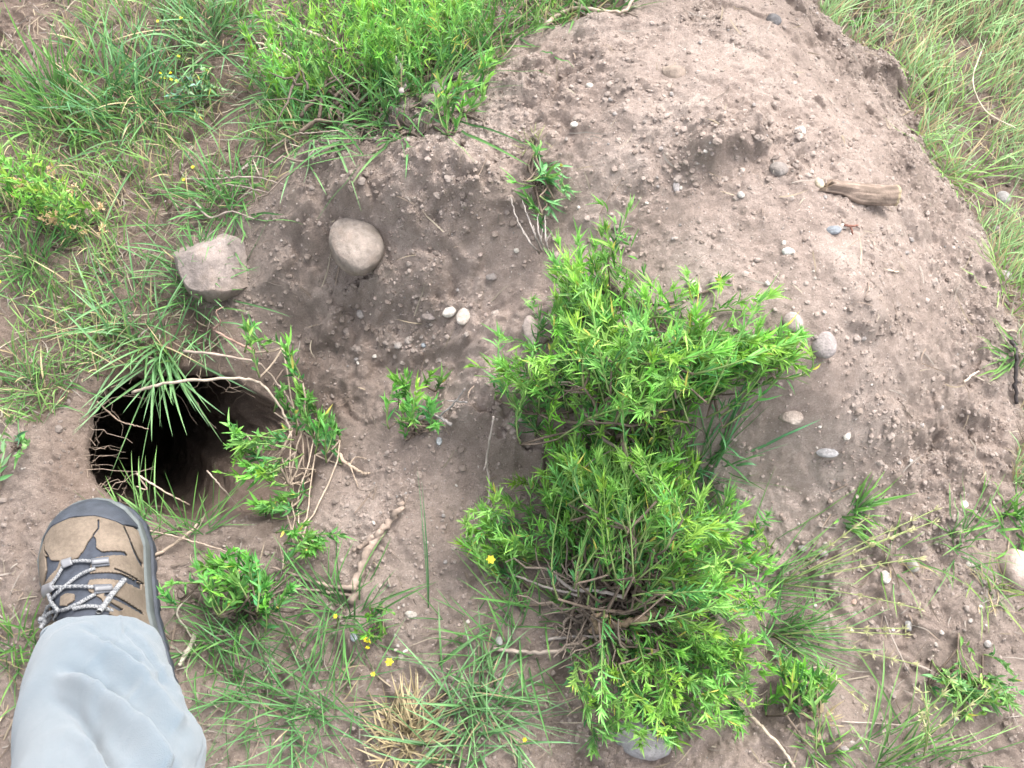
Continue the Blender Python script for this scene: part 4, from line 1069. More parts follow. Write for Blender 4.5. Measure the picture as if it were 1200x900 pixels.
sprig(935,830,[(925,790,.04,4),(950,795,.03,4),(960,800,.03,3),(940,810,.03,3)],'leafy sprig at the lower right fringe of the lower shrub',seed=19,nl=18,ll=.017,L=(.02,.04))
sprig(245,105,[(245,95,.04,4),(225,85,.03,3),(200,100,.03,3),(215,110,.03,2),(250,120,.03,3)],'greyish leafy weed with yellow buds in the upper left turf',seed=20,nl=12,ll=.012,lw=.0034,name='small_weed',cat='weed',ctip=C(.28,.42,.20),flowers=1,fsize=.003,fcol=np.array((.75,.65,.05)))
sprig(440,745,[(430,740,.02,2),(450,735,.02,2),(438,755,.02,2)],'tiny dark weed with a yellow bud below the branched stick',seed=21,nl=8,ll=.010,name='small_weed',cat='weed',ctip=C(.16,.3,.04),flowers=1,fsize=.003,fcol=np.array((.8,.7,.05)))

# small yellow flowers, each on its stalk
def yellow(px, py, h, label, s=.0030, col=(.62, .55, .06)):
    B = on(np.array(float(px)), np.array(float(py))); B[2] = max(B[2], -.05)
    r = np.random.default_rng(int(px * 3 + py)); root = empty('yellow_flower', B); tag(root, label, 'flower', 'small yellow flowers')
    T = B + C(r.normal(0, .006), r.normal(0, .006), h); m = MB()
    tube(m, open_spline([B - C(0, 0, .002), B * .5 + T * .5 + C(.003, 0, 0), T], 6), .0006, (.15, .28, .06), 4); m.build('stem', LEAF, root)
    m = MB(); n = 6; a = np.linspace(0, 6.28, n, endpoint=False)
    strips(m, np.repeat(T[None], n, 0), np.stack([np.cos(a), np.sin(a), np.full(n, .5)], 1), s, s * .9, np.tile((0, 0, -.2), (n, 1)), np.tile(col, (n, 1)), np.tile(col, (n, 1)), 3, 'leaf', clamp=False); m.build('petals', PETAL, root)
yellow(223,42,.04,'yellow flower in the top left turf, the topmost')
yellow(202,51,.04,'yellow flower just left of the topmost one')
yellow(228,86,.04,'yellow flower on the greyish weed in the upper left')
yellow(223,113,.04,'yellow flower just below the greyish weed')
yellow(234,212,.04,'yellow flower left of the dry twigs above the angular rock')
yellow(215,231,.03,'yellow flower nearest above the angular rock')
yellow(588,660,.05,'bright yellow flower in the left fringe of the lower shrub',.0055)
yellow(579,655,.05,'smaller yellow flower touching the bright one in the shrub fringe')
yellow(466,767,.03,'yellow flower on bare ground above the straw clump',.005)
yellow(443,795,.03,'small yellow flower in the grass left of the straw clump')
yellow(392,737,.03,'yellow flower at the foot of the branched stick')
yellow(630,868,.03,'yellow flower right of the grey-green tuft at the bottom')
yellow(1187,600,.04,'big yellow-orange flower at the right edge',.009,(.78,.60,.12))
yellow(1193,716,.03,'orange-yellow flower under the pink rock',.007,(.78,.50,.16))
yellow(14,342,.03,'yellow flower at the left edge below the fine dark tuft')

# ------------------------------------------------------------------ twigs, sticks, wood
def stick(branches, label, col, name='twig', cat='twig', fork_parts=False, group=None, seed=0, lift=.004, sides=6):
    """branches: list of (pixel points with height above the ground, radius from, radius to)"""
    r = np.random.default_rng(seed + 3000); first = None
    def path(pts):
        Q = []
        for a, b, h in pts:
            p = on(np.array(float(a)), np.array(float(b))); g = p[2]
            if h > .02: p = at(a, b, g + h)
            else: p = p + C(0, 0, h)
            Q.append(p)
        return open_spline(Q, 6 * len(Q))
    P0 = path(branches[0][0]); B = P0[0]
    root = None
    for k, (pts, ra, rb) in enumerate(branches):
        P = path(pts); n = len(P); P[1:-1] += r.normal(0, ra * .25, (n - 2, 3))
        m = MB(); tube(m, P, np.linspace(ra, rb, n) * r.uniform(.9, 1.12, n), np.array(col) * r.uniform(.8, 1.15, (n, 1)), sides)
        if k == 0:
            root = m.build(name, WOOD, origin=tuple(B)); tag(root, label, cat, group)
        else: m.build('side_twig', WOOD, root)
    return root
stick([([(412,706,.006),(425,665,.012),(440,640,.014),(460,612,.012),(474,594,.010)], .0052, .0036), ([(448,626,.012),(430,640,.012),(415,648,.006)], .0040, .0022),
       ([(418,692,.010),(395,690,.008),(360,680,.006),(320,668,.01)], .0030, .0012), ([(414,700,.008),(385,695,.005),(340,690,.004)], .0022, .0010), ([(472,597,.01),(480,585,.014)], .0012, .0006)],
      'grey-brown branched stick lying below the burrow, right of the boot', (.36, .28, .23), 'stick', 'stick', seed=1, sides=8)
stick([([(392,530,.01),(410,548,.008),(425,556,.006),(434,556,.004)], .0028, .0012), ([(410,548,.008),(418,540,.01),(430,540,.008)], .0012, .0006), ([(412,550,.008),(420,572,.004)], .0010, .0005)], 'pale brown twig lying right of the burrow shrubs', (.45, .35, .27), seed=2)
stick([([(155,460,.03),(190,450,.05),(240,445,.06),(290,444,.06),(315,458,.05),(335,490,.03),(345,520,.02)], .0020, .0014)], 'long bare pale twig bowed across the top of the burrow mouth', (.50, .41, .33), seed=3)
stick([([(215,412,.04),(250,415,.05),(300,425,.05),(325,450,.04),(345,480,.02),(360,510,.01)], .0018, .0010)], 'bare twig curving from the turf to the burrow shrubs, just above the bowed one', (.45, .36, .30), seed=4)
stick([([(250,386,.05),(258,378,.06),(253,365,.07),(262,360,.07)], .0014, .0006), ([(250,386,.05),(270,398,.05),(300,412,.04)], .0014, .0018)], 'small reddish twig rising above the right of the burrow', (.38, .25, .20), seed=5)
stick([([(120,478,.02),(138,492,.0),(160,505,.02),(180,510,.02)], .0012, .0006)], 'rootlet dangling into the left side of the burrow mouth', (.36, .27, .21), 'rootlet', 'root', seed=6)
stick([([(160,555,.03),(175,565,.04),(200,580,.04),(225,595,.01)], .0014, .0008), ([(160,555,.03),(172,573,.03),(160,570,.035)], .001, .0008)], 'withered brown weed stalk across the near edge of the burrow mouth', (.52, .40, .32), seed=7)
stick([([(245,555,.01),(262,575,.02),(285,600,.01)], .0012, .0006)], 'thin bare twig at the near right edge of the burrow mouth', (.42, .34, .28), seed=8)
stick([([(230,240,.01),(250,265,.02),(275,258,.02),(300,262,.01)], .0014, .001), ([(215,215,.01),(255,210,.03),(300,218,.02),(335,222,.01)], .0016, .0008), ([(240,225,.02),(280,228,.02),(320,232,.01)], .0012, .0006)], 'tangle of grey-brown dry twigs above the angular rock', (.38, .31, .27), seed=9)
stick([([(320,180,.01),(345,170,.02),(370,168,.02),(400,165,.02)], .0012, .0007)], 'dry twig poking from the turf at the top edge of the soil', (.45, .36, .30), seed=10)
stick([([(348,32,.09),(375,42,.09),(400,53,.08)], .0022, .0014)], 'pale straw stalk slanting before the tall shrub, top left', (.62, .50, .40), 'straw_stalk', 'stalk', seed=11)
stick([([(300,50,.06),(320,55,.06),(345,72,.05),(358,85,.03)], .0012, .0014), ([(308,42,.065),(318,54,.06)], .001, .0008), ([(303,58,.06),(318,55,.06)], .001, .0008)], 'withered pale flower stalk left of the tall shrub', (.60, .48, .38), 'flower_stalk', 'stalk', seed=12)
for k, (pts, lb) in enumerate([([(632,302,.01),(622,285,.03),(608,262,.03),(598,243,.02)], 'bare grey twig above the upper shrub, leftmost of the dry fan'), ([(634,300,.01),(628,278,.03),(620,258,.03),(612,246,.02)], 'bare grey twig above the upper shrub, second from left in the dry fan'),
        ([(640,302,.01),(634,282,.03),(630,262,.03),(632,250,.02)], 'bare grey twig above the upper shrub, third in the dry fan'), ([(645,304,.01),(640,284,.03),(638,268,.02),(640,256,.01)], 'bare grey twig above the upper shrub, rightmost of the dry fan')]):
    stick([(pts, .0014, .0006), ([pts[1], (pts[1][0] - 8 + 5 * k, pts[1][1] - 14, .03)], .0009, .0005)], lb, (.42, .37, .34), seed=20 + k)
stick([([(572,592,.005),(574,575,.01),(571,545,.02),(575,510,.03),(578,488,.03)], .0016, .0012), ([(571,545,.02),(568,558,.02)], .0012, .0012)], 'tall pale grey twig rising from bare soil left of the shrubs', (.55, .47, .42), seed=30)
stick([([(530,505,.02),(515,495,.015),(505,490,.01),(492,496,.01)], .0020, .0012), ([(515,495,.015),(530,475,.03),(545,455,.04)], .0014, .0007), ([(548,480,.02),(525,478,.02)], .0012, .0006)], 'bare weathered twig between the small sprig and the upper shrub', (.40, .36, .34), seed=31)
stick([([(578,762,.006),(610,766,.008),(650,766,.012),(685,758,.02)], .0024, .0020)], 'straight greyish dead stem at the lower left foot of the shrub', (.40, .33, .28), 'stick', 'stick', seed=32)
stick([([(690,744,.015),(720,736,.02),(745,728,.03),(770,716,.03)], .0042, .0036), ([(700,742,.02),(695,722,.04),(712,722,.04)], .0028, .002)], 'thick broken brown branch lying in the bare heart of the lower shrub', (.40, .29, .20), 'stick', 'stick', seed=33, sides=8)
stick([([(645,675,.02),(670,690,.03),(700,692,.04),(730,700,.04)], .0016, .0024), ([(600,678,.02),(640,688,.03),(680,698,.03)], .0012, .0016)], 'grey crooked twigs left of the bare heart of the lower shrub', (.38, .33, .30), seed=34)
stick([([(640,752,.01),(680,750,.02),(720,752,.02),(745,758,.02)], .0018, .0012)], 'grey twig along the near side of the bare shrub heart', (.42, .37, .34), seed=35)
stick([([(878,838,.005),(895,858,.01),(915,880,.01),(930,900,.004)], .0020, .0016)], 'straight pale dry stem at the bottom right of the lower shrub', (.52, .43, .34), 'stick', 'stick', seed=36)
stick([([(1182,402,.008),(1187,420,.01),(1186,445,.01),(1190,475,.004)], .0024, .0022)], 'black crooked stick at the right foot of the heap', (.07, .06, .06), 'stick', 'stick', seed=37)
stick([([(1128,450,.004),(1136,443,.008),(1145,438,.006)], .0018, .0010), ([(1138,442,.006),(1160,452,.003)], .0006, .0004)], 'pale chip of dry stem on the lower right slope', (.62, .52, .43), seed=38)
stick([([(988,266,.004),(996,268,.005),(1004,266,.003)], .0014, .0010), ([(994,267,.005),(999,276,.002)], .0012, .0008)], 'tiny red-brown forked twig right of the blue-grey pebble', (.26, .13, .10), seed=39)
stick([([(1032,712,.004),(1040,740,.006),(1052,765,.004),(1065,790,.003)], .0009, .0007)], 'thin wiry stalk lying below the bright white pebble', (.40, .34, .30), seed=40)
stick([([(985,846,.003),(1015,848,.006),(1055,850,.003)], .0008, .0006)], 'thin horizontal stalk on the ground at the lower right', (.45, .38, .33), seed=41)
stick([([(1150,60,.05),(1140,95,.06),(1155,130,.06),(1190,150,.05)], .0009, .0007)], 'long pale dry stalk lying over the grass at the upper right', (.62, .55, .42), 'straw_stalk', 'stalk', seed=42)
stick([([(640,35,.01),(665,12,.03),(690,10,.04),(730,14,.03),(745,3,.02)], .0030, .0016), ([(690,10,.04),(672,2,.04),(650,-6,.04)], .002, .0012)], 'bleached crooked dead branch at the top edge of the heap', (.50, .40, .32), 'stick', 'stick', seed=43)
stick([([(458,62,.10),(470,80,.08),(475,100,.05),(472,120,.02)], .0028, .0036)], 'grey woody stalk standing inside the tall shrub', (.40, .35, .33), seed=44)
stick([([(225,700,.01),(210,720,.01),(222,740,.01),(232,760,.004)], .0014, .001), ([(232,745,.01),(220,770,.01),(212,782,.01)], .0034, .0022)], 'pale peeling stem just right of the boot', (.46, .42, .34), seed=45)
stick([([(158,620,.01),(200,632,.02),(235,640,.015),(270,650,.01)], .0012, .0008), ([(178,655,.006),(200,645,.01),(225,628,.012),(240,610,.008)], .0022, .0016)], 'dry twigs crossing right of the boot toe', (.42, .33, .26), seed=46)

# chunk of wood with a hollow pale end
def wood_chunk():
    A = on(np.array(972.), np.array(223.)); B = on(np.array(1034.), np.array(240.))
    ax = B - A; L = np.linalg.norm(ax); ax = ax / L; ax[2] *= .6; ax = unit(ax)
    X = unit(np.cross(ax, C(0, 0, 1))); Y = np.cross(X, ax)
    if Y[2] < 0: Y = -Y
    K, n = 40, 40; t = np.linspace(0, 1, K); a = np.linspace(0, 2 * math.pi, n, endpoint=False)
    V = np.zeros((K, n, 3)); Cc = np.zeros((K, n, 3))
    r0 = .0112
    for k in range(K):
        r = r0 * (.86 + .14 * smooth(0, .3, t[k])) * (1 + .10 * np.cos(3 * a + 1) + .06 * vnoise(np.cos(a) * 3, np.sin(a) * 3 + t[k] * .8, .5, 3))
        r = r * np.where((a > .2) & (a < .45), .86, 1) * (1 + .05 * vnoise(a * 4, a * 0 + t[k] * 1.3, .25, 77)); r = r * np.where(np.cos(a + .3) > .1, 1 - .55 * smooth(.42, .12, t[k]), 1)           # a split running along the grain
        off = X * (.0) * 1
        V[k] = A + ax * L * t[k] + Y * .004 + X[None] * (r * np.cos(a))[:, None] + Y[None] * (r * .85 * np.sin(a))[:, None] + X[None] * (.003 * math.sin(t[k] * 3))
        g = vnoise(a * 2.2, np.full(n, t[k] * .9), .22, 9)
        Cc[k] = np.array([.27, .205, .165]) * (1 + .45 * g)[:, None] * (1 - .25 * (np.abs(a - 1.9) < .12))[:, None]
        if t[k] > .95: Cc[k] = Cc[k] * .3 + np.array([.52, .43, .27]) * .7
    for k in range(6): V[k] = V[k] - ax * ((6 - k) / 6 * .007 * np.maximum(vnoise(a * 3, a * 0 + 2., .6, 31) + .2, 0))[:, None]
    V[0] = V[0] - ax * (.010 * np.maximum(np.sin(a * 1.0 + 2), 0))[:, None] * 1.0
    i = np.arange(K - 1)[:, None] * n; j = np.arange(n)[None]
    Q = np.stack([i + j, i + n + j, i + n + (j + 1) % n, i + (j + 1) % n], -1).reshape(-1, 4)
    c0 = V[0].mean(0)
    m = MB(); VV = np.vstack([V.reshape(-1, 3), c0]); T = [(K * n, j2, (j2 + 1) % n) for j2 in range(n)]
    m.add(VV, Q, T, np.vstack([Cc.reshape(-1, 3), [.42, .3, .2]]))
    o = m.build('wood_chunk', WOOD, origin=tuple(A)); tag(o, 'weathered brown chunk of split branch with a hollow pale end on the heap', 'wood')
    # pale cut end: a ring round a dark pith hollow
    e = V[-1]; ce = e.mean(0); m = MB()
    inner = ce + (e - ce) * .45; deep = ce + (e - ce) * .35 - ax * .008
    VV = np.vstack([e, inner + ax * .0005, deep, [deep.mean(0)]]); q = []; tt = []
    for j2 in range(n):
        k2 = (j2 + 1) % n; q.append((j2, k2, n + k2, n + j2)); q.append((n + j2, n + k2, 2 * n + k2, 2 * n + j2)); tt.append((3 * n, 2 * n + j2, 2 * n + k2))
    q = [x[::-1] for x in q]
    cc = np.vstack([np.tile((.60, .48, .30), (n, 1)), np.tile((.50, .38, .24), (n, 1)), np.tile((.12, .09, .07), (n, 1)), [(.1, .08, .06)]])
    m.add(VV, q, tt, cc); m.build('cut_end', WOOD, o)
wood_chunk()

# rootlets hanging round the burrow mouth: hair-fine and uncountable
def rootlets():
    r = np.random.default_rng(77); m = MB()
    for k in range(75):
        u = r.integers(len(HOLE)); p = HOLE[u]; c = HOLE.mean(0)
        px, py = p
        if not (px < c[0] + .02 or py > c[1] + .02): continue
        p = c + (p - c) * .985; px, py = p; B = C(px, py, float(hq(*(c + (p - c) * 1.10))) - r.uniform(.0, .04))
        d = unit(np.append((c - p) / np.linalg.norm(c - p), 0) * r.uniform(.1, .6) + C(r.normal(0, .6), r.normal(0, .6), r.uniform(-1.2, .2)))
        L = r.uniform(.03, .10); t = np.linspace(0, 1, 8)[:, None]
        P = B - d * .01 + d * L * t + np.cumsum(r.normal(0, .0032, (8, 3)), 0); tube(m, P, np.linspace(.0006, .00025, 8), C(.36, .28, .22) * r.uniform(.6, 1.3), 3, False)
    tag(m.build('rootlets', STRAW, origin=(0, 0, 0)), kind='stuff')
rootlets()

# ------------------------------------------------------------------ the photographer's leg and boot
def simple_mat(name, col, rough=.7, bumps=(), noise=(), spec=.3, sheen=0):
    m, n, l, p = newmat(name); tc = n.new('ShaderNodeTexCoord').outputs['Object']
    c = None
    for sc, lo, hi in noise:
        t = node(n, 'ShaderNodeTexNoise', Scale=sc, Detail=6, Roughness=.7); l.new(tc, t.inputs['Vector'])
        r = ramp(n, l, t.outputs[0], [(.3, (lo, lo, lo)), (.7, (hi, hi, hi))])
        c = mixc(n, l, 1.0, c if c is not None else col, r.outputs[0], 'MULTIPLY')
    if c is not None: l.new(c, p.inputs['Base Color'])
    else: p.inputs['Base Color'].default_value = (*col, 1)
    pr = None
    for sc, d in bumps:
        t = node(n, 'ShaderNodeTexNoise', Scale=sc, Detail=4, Roughness=.7); l.new(tc, t.inputs['Vector']); pr = bump(n, l, t.outputs[0], d, .7, pr)
    if pr: l.new(pr, p.inputs['Normal'])
    p.inputs['Roughness'].default_value = rough; p.inputs['Specular IOR Level'].default_value = spec
    if sheen: p.inputs['Sheen Weight'].default_value = sheen
    return m
TAN = simple_mat('tan_suede', (.150, .119, .092), .9, [(900, .0008), (90, .0016)], [(28, .70, 1.25), (260, .8, 1.15)], .15)
MESHF = simple_mat('dark_mesh_fabric', (.042, .047, .06), .85, [(1500, .0008)], [(120, .8, 1.3)], .2)
RUB = simple_mat('dark_rubber', (.032, .037, .048), .6, [(600, .0006)], [(60, .7, 1.5)], .4)
MID = simple_mat('grey_midsole', (.10, .112, .112), .7, [(400, .0006)], [(50, .75, 1.15)], .3)
WEB = simple_mat('grey_webbing', (.11, .115, .13), .8, [(1200, .0008)], [(500, .7, 1.2)], .2)
EYE = simple_mat('shiny_loop', (.15, .15, .16), .45, [], [], .6)
SKIN = simple_mat('skin', (.55, .36, .27), .5)
SOCK = simple_mat('lining', (.08, .08, .09), .9)

def cloth_mat():
    m, n, l, p = newmat('pale_grey_cotton'); tc = n.new('ShaderNodeTexCoord').outputs['Object']
    t = node(n, 'ShaderNodeTexNoise', Scale=14, Detail=6, Roughness=.6); l.new(tc, t.inputs['Vector'])
    r = ramp(n, l, t.outputs[0], [(.3, (.096, .124, .148)), (.7, (.116, .144, .168))])
    t2 = node(n, 'ShaderNodeTexNoise', Scale=1400, Detail=2); l.new(tc, t2.inputs['Vector'])
    r2 = ramp(n, l, t2.outputs[0], [(.3, (.88, .88, .88)), (.7, (1.08, 1.08, 1.08))])
    l.new(mixc(n, l, 1, r.outputs[0], r2.outputs[0], 'MULTIPLY'), p.inputs['Base Color'])
    b = bump(n, l, t2.outputs[0], .0010, .9)
    t3 = node(n, 'ShaderNodeTexNoise', Scale=60, Detail=4, Roughness=.6); l.new(tc, t3.inputs['Vector'])
    l.new(bump(n, l, t3.outputs[0], .0018, .35, b), p.inputs['Normal'])
    p.inputs['Roughness'].default_value = .9; p.inputs['Specular IOR Level'].default_value = .2; p.inputs['Sheen Weight'].default_value = .25
    return m
COT = cloth_mat()

ZB = .006   # sole rests on the trodden ground
TOE = at(95, 595, .035)[:2]; HEEL = at(171, 856, .03)[:2]
BY = TOE - HEEL; BLEN = float(np.linalg.norm(BY)); BY = BY / BLEN; BX = np.array([BY[1], -BY[0]])
ang_b = math.atan2(-BX[1], -BX[0])
def bl2w(x, y, z):    # boot frame (x to the wearer's right, y to the toe) to the world
    x, y, z = np.broadcast_arrays(np.asarray(x, float), np.asarray(y, float), np.asarray(z, float))
    xy = HEEL + x[..., None] * BX + y[..., None] * BY
    return np.concatenate([xy, z[..., None]], -1)
def px2bl(px, py, z):
    p = at(px, py, z)[..., :2] - HEEL
    return p @ BX, p @ BY
sR = np.array([(0,.0),(.012,.014),(.04,.024),(.1,.031),(.25,.033),(.45,.035),(.6,.043),(.72,.051),(.82,.051),(.9,.043),(.955,.031),(.985,.018),(1,.0)])
sL = np.array([(0,.0),(.012,.014),(.04,.024),(.1,.033),(.25,.039),(.45,.047),(.6,.054),(.72,.057),(.82,.053),(.9,.042),(.955,.029),(.985,.016),(1,.0)])
WSC = 1.03
def wR(s): return np.interp(s, sR[:, 0], sR[:, 1]) * WSC
def wL(s): return np.interp(s, sL[:, 0], sL[:, 1]) * WSC
sH = np.array([(0,.095),(.03,.12),(.1,.15),(.2,.155),(.3,.150),(.38,.135),(.48,.112),(.58,.095),(.68,.082),(.78,.073),(.86,.067),(.92,.060),(.96,.052),(.985,.043),(1,.030)])
def top(s): return np.interp(s, sH[:, 0], sH[:, 1])
def slen(n):    # dense at both ends
    u = np.linspace(0, 1, n); return .5 - .5 * np.cos(math.pi * u)
def upper_pt(s, v, off=0.0):
    """s 0..1 heel to toe, v 0..1 from right sole edge over the top to the left sole edge"""
    a = math.pi * v; base = .028; h = top(s) - base
    c, q = np.cos(a), np.sin(a)
    e = 0.72
    x = np.sign(c) * np.abs(c) ** e; z = q ** .80
    wr, wl_ = wR(s) + off, wL(s) + off
    narrow = 1 - .32 * z * smooth(.6, .3, s) * 1.0           # ankle is narrower than the sole
    xx = np.where(x > 0, x * wr, x * wl_) * narrow * .97
    # the toe box pulls in a little above the welt
    return xx, s * BLEN + off * np.where(s > .9, (s - .9) / .1, np.where(s < .1, -(.1 - s) / .1, 0)), base + z * (h + off) + ZB
def grid_mesh(ns, nv, off, mask=None, scut=(0, 1)):
    s = np.interp(slen(ns), [0, 1], scut); v = np.linspace(0, 1, nv); SS, VV = np.meshgrid(s, v, indexing='ij')
    x, y, z = upper_pt(SS, VV, off); P = bl2w(x, y, z)
    idx = np.arange(ns * nv).reshape(ns, nv)
    Q = np.stack([idx[:-1, :-1], idx[1:, :-1], idx[1:, 1:], idx[:-1, 1:]], -1).reshape(-1, 4)
    if mask is not None:
        M = mask(x, y, z, SS, VV).ravel(); Q = Q[M[Q].all(1)]
    return P, Q
def crop(L):     # points read off an enlargement of the photograph
    return [(20 + a / 2.73, 570 + b / 2.73) for a, b in L]
def poly_bl(L, z=.085): return np.array([px2bl(np.array(a), np.array(b), z + ZB) for a, b in crop(L)])
HEELV = bl2w(0, 0, 0)
person = empty('person', bl2w(0, BLEN * .3, ZB))
tag(person, 'leg in pale grey-blue trousers and a tan hiking boot at the lower left', 'person')
PO = np.array(person.location)

def shell(name, off, mask, mat, parent, thick, ns=300, nv=260, bevel=0):
    P, Q = grid_mesh(ns, nv, off, mask)
    used = np.unique(Q); rm = np.full(len(P.reshape(-1, 3)), -1); rm[used] = np.arange(len(used))
    m = MB(); m.add(P.reshape(-1, 3)[used], rm[Q]); o = m.build(name, mat, parent)
    s = o.modifiers.new('thickness', 'SOLIDIFY'); s.thickness = thick; s.offset = 1
    return o
# hm: MB.build subtracts only the direct parent's own location, so sub-parts pass the boot, which sits at the person's origin
class Pt: pass
def boot():
    # boot object: the dark fabric base of the upper
    P, Q = grid_mesh(160, 120, 0.0)
    m = MB(); m.add(P.reshape(-1, 3), Q)
    me = m.mesh('hiking_boot', MESHF, PO); b = bpy.data.objects.new('hiking_boot', me); S.collection.objects.link(b); b.parent = person
    b['label'] = 'worn tan and charcoal hiking boot with speckled laces'
    def sub(mb, name, mat, smooth_=True):
        me = mb.mesh(name, mat, PO, smooth_); o = bpy.data.objects.new(name, me); S.collection.objects.link(o); o.parent = b; return o
    cap = poly_bl([(-40,260),(40,200),(75,163),(110,132),(180,107),(260,103),(325,119),(345,128),(420,110),(520,0),(200,-120),(-100,0)], .055)
    darkA = poly_bl([(232,148),(243,160),(247,192),(268,206),(330,195),(338,206),(285,219),(246,227),(238,245),(240,286),(330,277),(385,286),(394,300),(330,302),(246,308),(242,330),(252,352),(300,380),(330,420),(330,520),(60,520),(70,430),(88,395),(97,350),(112,305),(132,262),(150,241),(172,234),(192,224),(207,204),(218,170)])
    darkB = poly_bl([(84,222),(90,250),(94,272),(72,325),(110,292),(137,272),(145,245),(112,240),(98,222)], .07)
    island = poly_bl([(140,352),(165,344),(195,350),(200,375),(170,392),(140,386)], .095)
    s1 = poly_bl([(318,362),(385,386),(388,396),(320,378)], .07); s2 = poly_bl([(340,398),(362,410),(358,420),(338,412)], .07); s3 = poly_bl([(335,438),(410,478),(408,488),(334,446)], .06)
    s4 = poly_bl([(440,570),(470,600),(500,690),(488,690),(460,610)], .05)
    seams = [poly_bl(q, .07) for q in ([(333,120),(352,160),(372,225),(392,290)], [(392,292),(408,350),(415,420),(440,500)], [(330,276),(392,292)], [(258,106),(262,135),(248,158)],
                                        [(98,222),(80,200),(72,175)], [(330,440),(380,458),(425,490),(470,570)])]
    def tanmask(x, y, z, s, v):
        dark = inpoly(x, y, darkA) | inpoly(x, y, darkB) | inpoly(x, y, s1) | inpoly(x, y, s2) | inpoly(x, y, s3) | inpoly(x, y, s4)
        dark &= (z > .045 + ZB)
        seam = np.full(np.shape(x), 9.0)
        for L_ in seams: seam = np.minimum(seam, polydist(x, y, L_, closed=False))
        return (~dark | inpoly(x, y, island)) & ~inpoly(x, y, cap) & ((seam > .0007) | (z < .036 + ZB))
    def capmask(x, y, z, s, v): return inpoly(x, y, cap) & (s > .8)
    def ptop(px, py, lift):   # a point on top of the boot seen at crop coordinates
        a, c = 20 + px / 2.73, 570 + py / 2.73; z = .08
        for _ in range(12):
            x, y = px2bl(np.array(a), np.array(c), z); s = np.clip(y / BLEN, .02, .98)
            w = wR(s) if x > 0 else wL(s); narrow = 1
            for _ in range(3):
                q = np.clip(abs(x) / (w * .97 * narrow + 1e-6), 0, .98); ca = q ** (1 / .72); zz = (1 - ca ** 2) ** .4; narrow = 1 - .32 * zz * smooth(.6, .3, s)
            z = .5 * z + .5 * (.028 + zz * (top(s) - .028) + ZB + lift)
        return at(a, c, z)
    def shell2(name, off, mask, mat, thick, ns=420, nv=340):
        P, Q = grid_mesh(ns, nv, off, mask)
        V = P.reshape(-1, 3); used = np.unique(Q); rm = np.full(len(V), -1); rm[used] = np.arange(len(used))
        mb = MB(); mb.add(V[used], rm[Q]); o = sub(mb, name, mat)
        sm = o.modifiers.new('thickness', 'SOLIDIFY'); sm.thickness = thick; sm.offset = -1
        return o
    shell2('leather_panels', .0024, tanmask, TAN, .0022)
    o = shell2('toe_cap', .0036, capmask, RUB, .003)
    # midsole band and lugged outsole
    def slab(name, mat, z0, z1, grow, lug=0, ns=240, smooth_=True):
        s = slen(ns); R = np.stack([wR(s) + grow, s * BLEN], 1); Lf = np.stack([-(wL(s) + grow), s * BLEN], 1)[::-1]
        out = np.vstack([R, Lf[1:-1]]); out[:, 1] += grow * np.clip((out[:, 1] / BLEN - .5) * 4, -1, 1)
        n = len(out); cen = np.array([0, BLEN * .5]); per = np.concatenate([[0], np.cumsum(np.linalg.norm(np.diff(out, axis=0), axis=1))])
        K = 9; V = []
        for k in range(K):
            f = k / (K - 1); bul = math.sin(math.pi * f) * .0015
            nr = unit(out - cen); w = out + nr * bul
            if lug: w = w - nr * (lug * (np.sin(per / .0115 * math.pi) > .1) * (f < .62))[:, None]
            spring = .010 * smooth(.75, 1.0, w[:, 1] / BLEN)        # toe spring
            V.append(bl2w(w[:, 0], w[:, 1], ZB + z0 + (z1 - z0) * f + spring * .6))
        V = np.vstack(V); i = np.arange(K - 1)[:, None] * n; j = np.arange(n)[None]
        Q = np.stack([i + j, i + (j + 1) % n, i + n + (j + 1) % n, i + n + j], -1).reshape(-1, 4)
        c0 = V[:n].mean(0); c1 = V[-n:].mean(0); VV = np.vstack([V, c0, c1])
        T = [(K * n, (q + 1) % n, q) for q in range(n)] + [(K * n + 1, (K - 1) * n + q, (K - 1) * n + (q + 1) % n) for q in range(n)]
        mb = MB(); mb.add(VV, Q, T); sub(mb, name, mat, smooth_)
    slab('midsole', MID, .013, .034, .0035)
    slab('outsole', RUB, -.003, .0128, .0065, .0045)
    # toe bumper: low rubber rand rising in front
    # laces
    def lace(pts, rad, name='lace', lift=.0045, thick=False):
        P = np.array([ptop(a, c, lift) for a, c in pts]); P = open_spline(P, 14 * len(P))
        T = unit(np.gradient(P, axis=0)); mb = MB(); n = len(P)
        X = unit(np.cross(T, C(0, 0, 1))); Y = np.cross(X, T)
        # a round braid flecked dark and light
        rl = np.random.default_rng(int(pts[0][0] * 7 + pts[0][1])); a_ = np.linspace(0, 2 * math.pi, 8, endpoint=False)
        wob = 1 + .10 * np.sin(np.arange(n) * 1.6)
        V = P[:, None] + (X[:, None] * np.cos(a_)[None, :, None] + Y[:, None] * np.sin(a_)[None, :, None] * .75) * (rad * .95 * wob)[:, None, None]
        fl = ((np.arange(n)[:, None] + 2 * np.arange(8)[None]) % 5 < 2) ^ (rl.uniform(size=(n, 8)) < .2)
        col = np.where(fl[..., None], C(.075, .08, .09), C(.24, .24, .245))
        i = np.arange(n - 1)[:, None] * 8; j = np.arange(8)[None]
        mb.add(V, np.stack([i + j, i + (j + 1) % 8, i + 8 + (j + 1) % 8, i + 8 + j], -1).reshape(-1, 4), c=col.reshape(-1, 3))
        sub(mb, name, LACE)
    lace([(150,252),(170,242),(205,238),(245,240),(285,243)], .0021)
    lace([(250,262),(222,272),(190,290),(155,318),(120,350),(95,395),(72,440)], .0021)
    lace([(105,322),(140,322),(190,320),(240,322),(285,332)], .0021)
